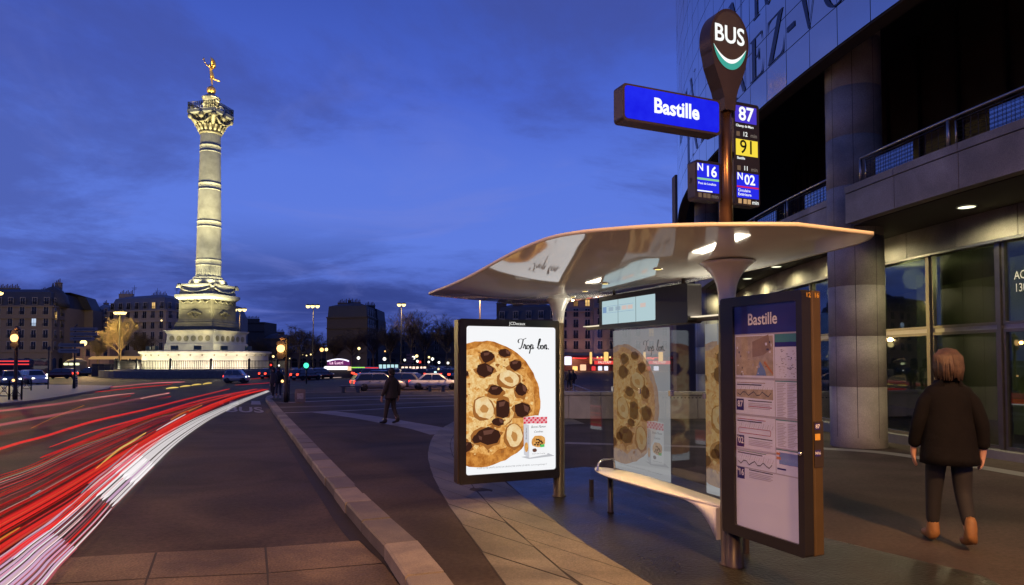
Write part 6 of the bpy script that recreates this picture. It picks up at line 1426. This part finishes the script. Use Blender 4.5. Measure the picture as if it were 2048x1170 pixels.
# ================================================================ CARS
M_tyre = mat('tyre_rubber', (.012, .012, .012), .8, var=.1); M_rim = mat('alloy_rim', (.45, .45, .46), .3, metal=.9, var=0); M_cgl = mat('car_glass', (.012, .014, .018), .06, var=0, spec=.8, coat=.4)
E_tail = emat('tail_light', (1., .06, .03), 3.0); E_head = emat('head_light', (1., .97, .86), 4.); M_plate = mat('number_plate', (.6, .6, .55), .5, var=0)
def car(label, paint, L_=4.3, Wd=1.76, H=1.5, style='hatch', heads=False, group=None, tail=True):
    t = thing('car', label, 'car', (0, 0, 0), 0, group); w = Wd/2
    hood = {'hatch': .22, 'saloon': .25, 'micro': .16, 'estate': .24}[style]; trunk = {'hatch': .02, 'saloon': .17, 'micro': .02, 'estate': .01}[style]
    belt = H*.60; x0, x1 = -L_/2, L_/2; rings = []
    for i in range(25):
        u = i/24; x = x0+L_*u
        nose = max(0, (u-(1-hood*1.1))/(hood*1.1)); tailq = max(0, (.10-u)/.10)
        zt = belt*(1-.30*nose**2.2)-.05*tailq; zb = .20+.10*max(0, (u-.94)/.06)**2+.08*max(0, (.06-u)/.06)**2
        ww_ = w*(1-.16*max(0, (u-.86)/.14)**2-.12*max(0, (.10-u)/.10)**2); zm = zb+(zt-zb)*.55
        rings.append([(x, -ww_*.86, zb), (x, -ww_, zb+.14), (x, -ww_*1.0, zm), (x, -ww_*.95, zt-.03), (x, -ww_*.80, zt), (x, ww_*.80, zt), (x, ww_*.95, zt-.03), (x, ww_, zm), (x, ww_, zb+.14), (x, ww_*.86, zb)])
    b = MB(); b.loft(rings); 
    # cabin: pillars and roof in body paint, glass set into it
    xa, xb = x0+L_*trunk, x1-L_*hood; ra = xa+L_*(.10 if style != 'saloon' else .13); rb_ = xb-L_*(.17 if style != 'micro' else .20)
    if style in ('estate',): ra = xa+L_*.09
    N_ = 12; cab = []
    for i in range(N_+1):
        u = i/N_; x = xa+(xb-xa)*u
        if x < ra: z = belt-.03+(H-belt+.03)*max(0, (x-xa)/(ra-xa))**.8
        elif x > rb_: z = belt-.03+(H-belt+.03)*max(0, (xb-x)/(xb-rb_))**.85
        else: z = H-.03*abs((x-(ra+rb_)/2)/(rb_-ra)*2)**2
        k = (z-belt)/(H-belt+.001); tw = w*(.93-.20*max(0, k)); cab.append([(x, -w*.93, belt-.05), (x, -tw, max(belt-.04, z-.05)), (x, -tw*.82, max(belt-.035, z)), (x, tw*.82, max(belt-.035, z)), (x, tw, max(belt-.04, z-.05)), (x, w*.93, belt-.05)])
    b.loft(cab); b.build('body', paint, t)
    for s in (-1, 1):
        def sp(x, z): k = (z-belt)/(H-belt); return (x, s*(w*(.93-.20*k)+.012), z)
        zl, zh = belt+.02, H-.10; f = lambda x_, z: x_
        la, lb = xa+(ra-xa)*.35, xb-(xb-rb_)*.22; ha, hb = ra+.10, rb_-.06; mid = (ra+rb_)/2
        for q in ([(la, zl), (mid-.03, zl), (mid-.03, zh), (ha, zh)], [(mid+.04, zl), (lb, zl), (hb, zh), (mid+.04, zh)]):
            b = MB(); b.poly([sp(x, z) for x, z in q]); b.build('side_window', M_cgl, t)
        b = MB(); b.bbox(xb-L_*.05, xb-L_*.05+.12, s*w*.95, s*(w+.14), belt+.02, belt+.14, .02); b.build('wing_mirror', paint, t)
        b = MB(); b.tube([(mid-.35, s*(w+.005), belt-.1), (mid-.17, s*(w+.005), belt-.1)], .02, 5); b.tube([(mid+.55, s*(w+.005), belt-.1), (mid+.73, s*(w+.005), belt-.1)], .02, 5); b.build('door_handles', M_iron, t)
    for xq0, xq1, nme in ((xa, ra, 'rear_window'), (xb, rb_, 'windscreen')):
        sgn_ = -1 if xq0 == xa else 1; o0, o1 = xq0+(xq1-xq0)*.18, xq0+(xq1-xq0)*.86; z0_, z1_ = belt+.10, H-.10
        b = MB(); b.poly([(o0+sgn_*.045, -w*.80, z0_), (o0+sgn_*.045, w*.80, z0_), (o1+sgn_*.05, w*.62, z1_+.03), (o1+sgn_*.05, -w*.62, z1_+.03)]); b.build(nme, M_cgl, t)
    for xw in (x0+L_*.18, x1-L_*.17):
        for s in (-1, 1):
            wh = thing_part('wheel', t); b = MB(); V = []; prof = [(.20, .0), (.31, .0), (.325, .03), (.325, .17), (.31, .20), (.20, .20)]
            b.lathe(prof, 20); b.v = [(x, s*(w-.20+z), y+.325) for x, y, z in b.v]; b.v = [(xw+x, y, z) for x, y, z in b.v]; tb = b.build('wheel', M_tyre, t); bpy.data.objects.remove(wh)
            b = MB(); b.lathe([(.205, .185), (.19, .17), (.05, .19), (.001, .195)], 14); b.v = [(xw+x, s*(w-.20+z), y+.325) for x, y, z in b.v]; b.build('rim', M_rim, tb)
    zl = belt*.76
    for s in (-1, 1):
        b = MB(); b.sphere((0, 0, 0), .13, 10); b.v = [(x1-.16+x*1.1, s*w*.70+y*1.35, zl+z*.75) for x, y, z in b.v]; b.build('headlight', E_head if heads else M_rim, t)
        b = MB(); b.bbox(x0-.02, x0+.14, s*w*.66-.18, s*w*.66+.2, zl-.06, zl+.2, .03); b.build('taillight', E_tail if tail else mat('dark_tail', (.15, .01, .01), .2), t)
    b = MB(); b.box(x0+.005-.02, x0+.03, -.26, .26, belt*.45, belt*.45+.11); b.box(x1-.03, x1+.015, -.26, .26, belt*.42, belt*.42+.11); b.build('number_plate', M_plate, t)
    return t
def thing_part(n, t): o = bpy.data.objects.new(n, None); COL.objects.link(o); o.parent = t; return o
P_sil = mat('silver_paint', (.42, .40, .39), .3, metal=.35, var=.03, coat=.6); P_wht = mat('white_paint', (.68, .66, .63), .3, var=.03, coat=.6); P_gry = mat('grey_paint', (.20, .19, .18), .3, metal=.3, var=.03, coat=.6); P_blk = mat('black_paint', (.02, .02, .022), .25, var=.03, coat=.6); P_red = mat('dark_red_paint', (.12, .015, .015), .3, var=.03, coat=.6)
def park(c, px, py, rz): x, y, _ = G(px, py, ZR); c.location = (x, y, _); c.rotation_euler = (0, 0, R(rz)); return c
park(car('tiny silver two-seat car driving past the monument railing', P_sil, 2.6, 1.55, 1.55, 'micro', True), 473, 766, 6)
cE = park(car('silver estate car with red tail lights parked beyond the stone bench', P_sil, 4.45, 1.8, 1.52, 'estate', False, 'cars waiting across the square'), 756, 781, 27)
b = MB(); b.box(-2.0, -1.88, -.3, .3, 1.40, 1.45); b.build('brake_light', E_tail, cE)
park(car('grey hatchback with bright headlights between the estate and the saloon', P_gry, 4.1, 1.75, 1.5, 'hatch', True, 'cars waiting across the square'), 822, 778, -20)
cS = park(car('white saloon taxi seen from the side before the advert panel', P_wht, 4.6, 1.8, 1.45, 'saloon', False, 'cars waiting across the square'), 871, 779, 3)
b = MB(); b.bbox(-.12, .08, -.28, .28, 1.47, 1.62, .03); b.build('roof_sign', emat('taxi_sign', (.6, .95, 1.), 1.5), cS)
park(car('dark car with one lit headlight left of the monument terrace', P_blk, 4.2, 1.75, 1.45, 'hatch', True), 182, 752, 172)
park(car('dark red car half hidden behind the left traffic island', P_red, 4.2, 1.75, 1.45, 'hatch', False), 120, 757, 185)
park(car('pale car with blinding headlights left of the slim pole', P_wht, 4.3, 1.8, 1.6, 'hatch', True), 66, 770, -38)
park(car('dark car with headlights behind the left traffic light', P_gry, 4.3, 1.8, 1.6, 'hatch', True), 22, 772, -50)
far = car('small distant car with glowing red tail lights in the far traffic queue', P_blk, 4.2, 1.76, 1.48, 'hatch', False, 'far traffic queue'); far.location = A(762, 741, 78)[:2]+(ZR+hz(60),); far.rotation_euler = (0, 0, R(78))
rq = random.Random(9)
for i in range(30):
    px = 700+7.2*i+rq.uniform(-3, 3); Yd = rq.choice([92, 100, 108, 118, 128])+rq.uniform(-3, 3)
    dup(far, (A(px, 741, Yd)[0], Yd, ZR+hz(60)), R(rq.uniform(70, 96)), 'small distant car with glowing red tail lights in the far traffic queue', 'far traffic queue')
for px, Yd in ((640, 95), (612, 90), (548, 96)): dup(far, (A(px, 741, Yd)[0], Yd, ZR+hz(60)), R(62), 'small distant car with glowing red tail lights in the far traffic queue', 'far traffic queue')
# dark coach with red light bands at the far left
x, y, _ = G(12, 768, ZR); cb = thing('coach', 'dark coach with red light bands at the far left edge', 'coach', (x-1.5, y+3, _), R(-8)); b = MB(); b.bbox(-5.5, 3.6, -1.2, 1.2, .45, 2.75, .18); b.build('body', P_blk, cb)
for z in (2.15, 2.5):
    b = MB(); b.tube([(-5.2, -1.24, z), (3.2, -1.24, z)], .07, 6); b.build('light_band', emat('red_neon', (1., .06, .06)), cb)
for xx in (-3.8, 1.9):
    b = MB(); b.lathe([(.2, 0), (.46, 0), (.48, .05), (.48, .25)], 20); b.v = [(xx+x_, -1.22+z_*.9, .48+y_) for x_, y_, z_ in b.v]; wq = b.build('wheel', M_tyre, cb); b = MB(); b.lathe([(.2, -.01), (.05, -.03), (.001, -.03)], 12); b.v = [(xx+x_, -1.22+z_, .48+y_) for x_, y_, z_ in b.v]; b.build('rim', M_rim, wq)
for k in range(5):
    b = MB(); b.box(-5.2+1.7*k, -3.65+1.7*k, -1.215, -1.203, 1.35, 2.0); b.build('window', M_cgl, cb)
for s in (-1, 1):
    b = MB(); b.sphere((3.62, s*.85, .85), .2, 10); b.build('headlight', E_head, cb)

# ================================================================ PEOPLE
def person(label, loc, rz, H=1.74, stride=.18, coat=M_black, trous=M_black, shoe=M_black, hair=None, hat=None, coatlen=.78, skinc=(.50, .30, .22), female=False, armswing=.1, sub=2, group=None, detail=True, headturn=0):
    """walks towards local +y"""
    t = thing('person', label, 'person', loc, rz, group); k = H/1.74; M_sk = mat('skin_%d' % int(skinc[0]*100), skinc, .5, var=.08, scale=9)
    s, a = stride, armswing; sw = .172 if female else .205
    n = {'pel': (0, 0, .95, .105), 'wai': (0, .0, 1.10, .115), 'che': (0, .0, 1.32, .135), 'ush': (0, -.01, 1.42, .066), 'nek': (0, 0, 1.50, .050), 'jaw': (0, .028, 1.57, .058), 'hea': (0, .015, 1.645, .082), 'cro': (0, .0, 1.70, .062)}
    e = [('pel', 'wai'), ('wai', 'che'), ('che', 'ush'), ('ush', 'nek'), ('nek', 'jaw'), ('jaw', 'hea'), ('hea', 'cro')]
    legs = {}
    for sd, q in ((-1, s), (1, -s)):
        c = 'L' if sd < 0 else 'R'; bend = .06 if q < 0 else .02
        n['hip'+c] = (sd*.095, 0, .90, .092); n['kne'+c] = (sd*.10, q*.5+bend, .49, .062); n['ank'+c] = (sd*.10, q-.02*(q < 0), .085+(.05 if q < 0 else 0), .042); n['toe'+c] = (sd*.115, q+.17, .035, .030)
        n['sho'+c] = (sd*sw*.80, -.01, 1.375, .046); n['elb'+c] = (sd*(sw+.07), -a*sd*.5-.04, 1.12, .043); n['wri'+c] = (sd*(sw+.09), -a*sd+.03, .87, .030); n['pal'+c] = (sd*(sw+.085), -a*sd+.045, .80, .030)
        e += [('pel', 'hip'+c), ('hip'+c, 'kne'+c), ('kne'+c, 'ank'+c), ('ank'+c, 'toe'+c), ('ush', 'sho'+c), ('sho'+c, 'elb'+c), ('elb'+c, 'wri'+c), ('wri'+c, 'pal'+c)]
        if detail:
            px_, py_ = n['pal'+c][0], n['pal'+c][1]
            for i, (dy, L_) in enumerate(((-.026, .062), (-.009, .074), (.009, .078), (.026, .070))):
                f0, f1, f2 = 'f%d0'%i+c, 'f%d1'%i+c, 'f%d2'%i+c
                n[f0] = (px_, py_+dy, .765, .0095); n[f1] = (px_-sd*.008, py_+dy*1.1+.004, .765-L_*.5, .0088); n[f2] = (px_-sd*.024, py_+dy*1.1+.010, .765-L_*.95, .0075); e += [('pal'+c, f0), (f0, f1), (f1, f2)]
            n['t0'+c] = (px_-sd*.012, py_+.040, .79, .0105); n['t1'+c] = (px_-sd*.020, py_+.058, .755, .0095); n['t2'+c] = (px_-sd*.022, py_+.060, .728, .008); e += [('pal'+c, 't0'+c), ('t0'+c, 't1'+c), ('t1'+c, 't2'+c)]
    sc_ = lambda d: {kk: tuple(v*k for v in vv) for kk, vv in d.items()}
    body = skin('body', sc_(n), e, M_sk, t, sub)
    # face: nose, eyes, ears kept as small parts of the head
    if detail:
        b = MB(); b.sphere((0, .098*k, 1.628*k), .016*k, 8, 0, 1.4)
        for q in (-1, 1): b.sphere((q*.078*k, .005*k, 1.635*k), .022*k, 8, 0, 1.5)
        b.build('nose_and_ears', M_sk, body)
        b = MB()
        for q in (-1, 1): b.sphere((q*.032*k, .082*k, 1.655*k), .011*k, 8)
        b.box(-.024*k, .024*k, .074*k, .084*k, 1.585*k, 1.592*k); b.build('eyes_and_mouth', mat('dark_eye', (.03, .02, .02), .3, var=0), body)
    g = .026
    tn = {'pel': (0, 0, .93, .112)}; te = []
    for c in 'LR':
        for q in ('hip', 'kne', 'ank'): x, y, z, r_ = n[q+c]; tn[q+c] = (x, y, z+(.06 if q == 'ank' else 0), r_+.014)
        te += [('pel', 'hip'+c), ('hip'+c, 'kne'+c), ('kne'+c, 'ank'+c)]
    skin('trousers', sc_(tn), te, trous, t, sub)
    for c in 'LR':
        x, y, z, r_ = n['ank'+c]; x2, y2, z2, r2 = n['toe'+c]; bt = .18 if detail else .06
        skin('shoe', sc_({'a': (x, y-.03, z-.02, .050), 'up': (x, y, z+bt, .054), 'h': (x, y-.06, .045+(z-.085), .042), 't': (x2, y2-.03, z2+.018, .044), 'tt': (x2, y2+.04, z2+.012, .034)}), [('a', 'up'), ('a', 'h'), ('a', 't'), ('t', 'tt')], shoe, t, 1)
    b = MB(); rings = []; P_ = [(1.475, .080, .072), (1.455, .125, .085), (1.425, .178, .104), (1.37, .206, .124), (1.29, .208, .134), (1.20, .202, .140), (1.11, .204, .148), (1.0, .218, .162)]; P_ += [(1.0+(coatlen-1.0)*u, .218+.020*u, .162+.014*u) for u in (.25, .5, .75, 1.)]
    if not female: P_ = [(z, rx*1.06, ry) for z, rx, ry in P_]
    for z, rx, ry in P_:
        w_ = max(0, (1.15-z))*.10; rings.append([(rx*math.cos(q*math.pi/18)*(1+w_*math.sin(5*q*math.pi/18+1))*k, (-.01+ry*math.sin(q*math.pi/18)*(1+w_*math.cos(6*q*math.pi/18)))*k, z*k) for q in range(36)])
    b.loft(rings); ct = b.build('coat', coat, t)
    for c in 'LR':
        cn = {}
        for q in ('sho', 'elb', 'wri'): x, y, z, r_ = n[q+c]; cn[q+c] = (x, y, z+(.03 if q == 'sho' else 0), r_+({'sho': .042, 'elb': .024, 'wri': .028}[q]))
        x, y, z, r_ = n['sho'+c]; cn['in'+c] = (x*.42, y, z+.048, .080)
        skin('sleeve', sc_(cn), [('sho'+c, 'in'+c), ('sho'+c, 'elb'+c), ('elb'+c, 'wri'+c)], coat, ct, sub)
    b = MB(); b.lathe([(.075*k, 1.475*k), (.095*k, 1.50*k), (.088*k, 1.545*k), (.07*k, 1.54*k)], 16); b.build('collar', coat, ct)
    if hat: b = MB(); b.lathe([(.118*k, 1.615*k), (.132*k, 1.64*k), (.130*k, 1.70*k), (.112*k, 1.76*k), (.07*k, 1.80*k), (.001, 1.812*k)], 24, 0, -.005); b.lathe([(.124*k, 1.60*k), (.138*k, 1.615*k), (.138*k, 1.65*k), (.128*k, 1.66*k)], 24, 0, -.005); b.build('knitted_hat', hat, t)
    if hair and not female: b = MB(); b.sphere((0, -.018*k, 1.665*k), .108*k, 16, 0, 1.05); b.sphere((0, -.05*k, 1.60*k), .08*k, 12); b.build('hair', hair, t)
    if hair and female:   # loose hair down to the collar, in strands
        b = MB(); b.sphere((0, -.012*k, 1.672*k), .112*k, 20, 0, 1.02); rh = random.Random(3)
        for i in range(46):
            a_ = R(180+180*i/45)+rh.uniform(-.05, .05); r0 = .104; e0 = rh.uniform(.96, 1.08)
            b.tube([(r0*.55*math.cos(a_)*k, (-.01+r0*.55*math.sin(a_))*k, 1.765*k), (r0*1.02*math.cos(a_)*k, (-.012+r0*1.02*math.sin(a_))*k, 1.70*k), (r0*1.08*e0*math.cos(a_)*k, (-.018+r0*1.08*e0*math.sin(a_))*k, 1.60*k), (r0*e0*math.cos(a_+rh.uniform(-.1, .1))*k, (-.024+r0*e0*math.sin(a_))*k, (1.515+rh.uniform(-.03, .02))*k)], [.012*k, .017*k, .016*k, .005*k], 5)
        b.build('hair', hair, t)
    return t
M_coat = mat('black_wool_coat', (.007, .006, .006), .9, var=.3, scale=14, bump=1., bscale=9, spec=.15); M_leg = mat('black_trousers', (.012, .011, .012), .8, var=.15, scale=10); M_boot = mat('tan_boots', (.24, .115, .035), .6, var=.25, scale=12); M_hat = mat('beige_knit', (.26, .16, .105), .9, var=.15, scale=40, bump=.8, bscale=160)
M_jean = mat('blue_jeans', (.05, .06, .11), .8, var=.15, scale=12); M_hair = mat('dark_hair', (.02, .014, .010), .6, var=.2, scale=20); M_jack = mat('dark_jacket', (.014, .013, .016), .7, var=.2, scale=10); M_shoe = mat('pale_shoes', (.35, .33, .32), .6, var=.1)
person('person with light brown hair in a black coat and tan boots walking away', (4.0, 6.28, .005), R(-14), 1.76, .14, M_coat, M_leg, M_boot, mat('light_brown_hair', (.10, .062, .04), .6, var=.35, scale=30), None, .74, (.50, .28, .20), True, .06)
person('person in dark clothes crossing the pavement beyond the kerb', G(782, 848), R(62), 1.62, .16, mat('dark_brown_coat', (.035, .026, .024), .8, var=.2), mat('dark_brown_trousers', (.035, .025, .025), .8), M_black, M_hair, None, .80, detail=True, sub=1)
x, y, _ = G(546, 798); person('person in a dark jacket and pale shoes left of another at the kerb corner', (x, y, _), R(150), 1.72, .10, M_jack, M_leg, M_shoe, M_hair, None, .88, sub=1)
x, y, _ = G(556.5, 797); person('person in blue jeans and dark jacket beside the near traffic light', (x, y, _), R(-160), 1.74, .06, M_jack, M_jean, M_shoe, M_hair, None, .88, sub=1)
for px, Yd, l in ((1138, 60, 'dark figure standing left of the stair rail behind the parapet'), (1146, 62, 'second dark figure close behind the one by the stair rail')):
    x, y, _ = A(px, 735, Yd); person(l, (x, y, ZR+hz(Yd)), R(20), 1.75, .08, M_jack, M_leg, M_black, M_hair, None, .85, sub=1, detail=False)
# ================================================================ the street lamps of the near side, behind the viewer
def near_lamp(x, y, e, label, col=(1., .50, .17)):
    t = thing('street_lamp', label, 'street lamp', (x, y, 0)); b = MB(); b.lathe([(.14, 0), (.10, .8), (.06, 8.6)], 12); b.tube([(0, 0, 8.5), (-.5, 0, 9.0), (-1.2, 0, 9.1)], .04, 8); b.build('pole', M_iron, t)
    b = MB(); b.bbox(-1.7, -1.0, -.16, .16, 9.05, 9.18, .03); h_ = b.build('lamp_head', M_iron, t); b = MB(); b.box(-1.65, -1.1, -.12, .12, 9.03, 9.045); b.build('lens', emat('sodium_lens', (1, .6, .25), 3), h_)
    lamp('SPOT', (-1.38, 0, 8.98), e, col, t, .5, (0, 0, 0), R(165), .9)
near_lamp(5.4, -4.0, 14000, 'street lamp on the pavement behind the viewer')
near_lamp(-12.5, 12, 3600, 'street lamp across the bus lane outside the picture')
near_lamp(-2.6, -4.5, 7500, 'street lamp by the road behind the viewer')
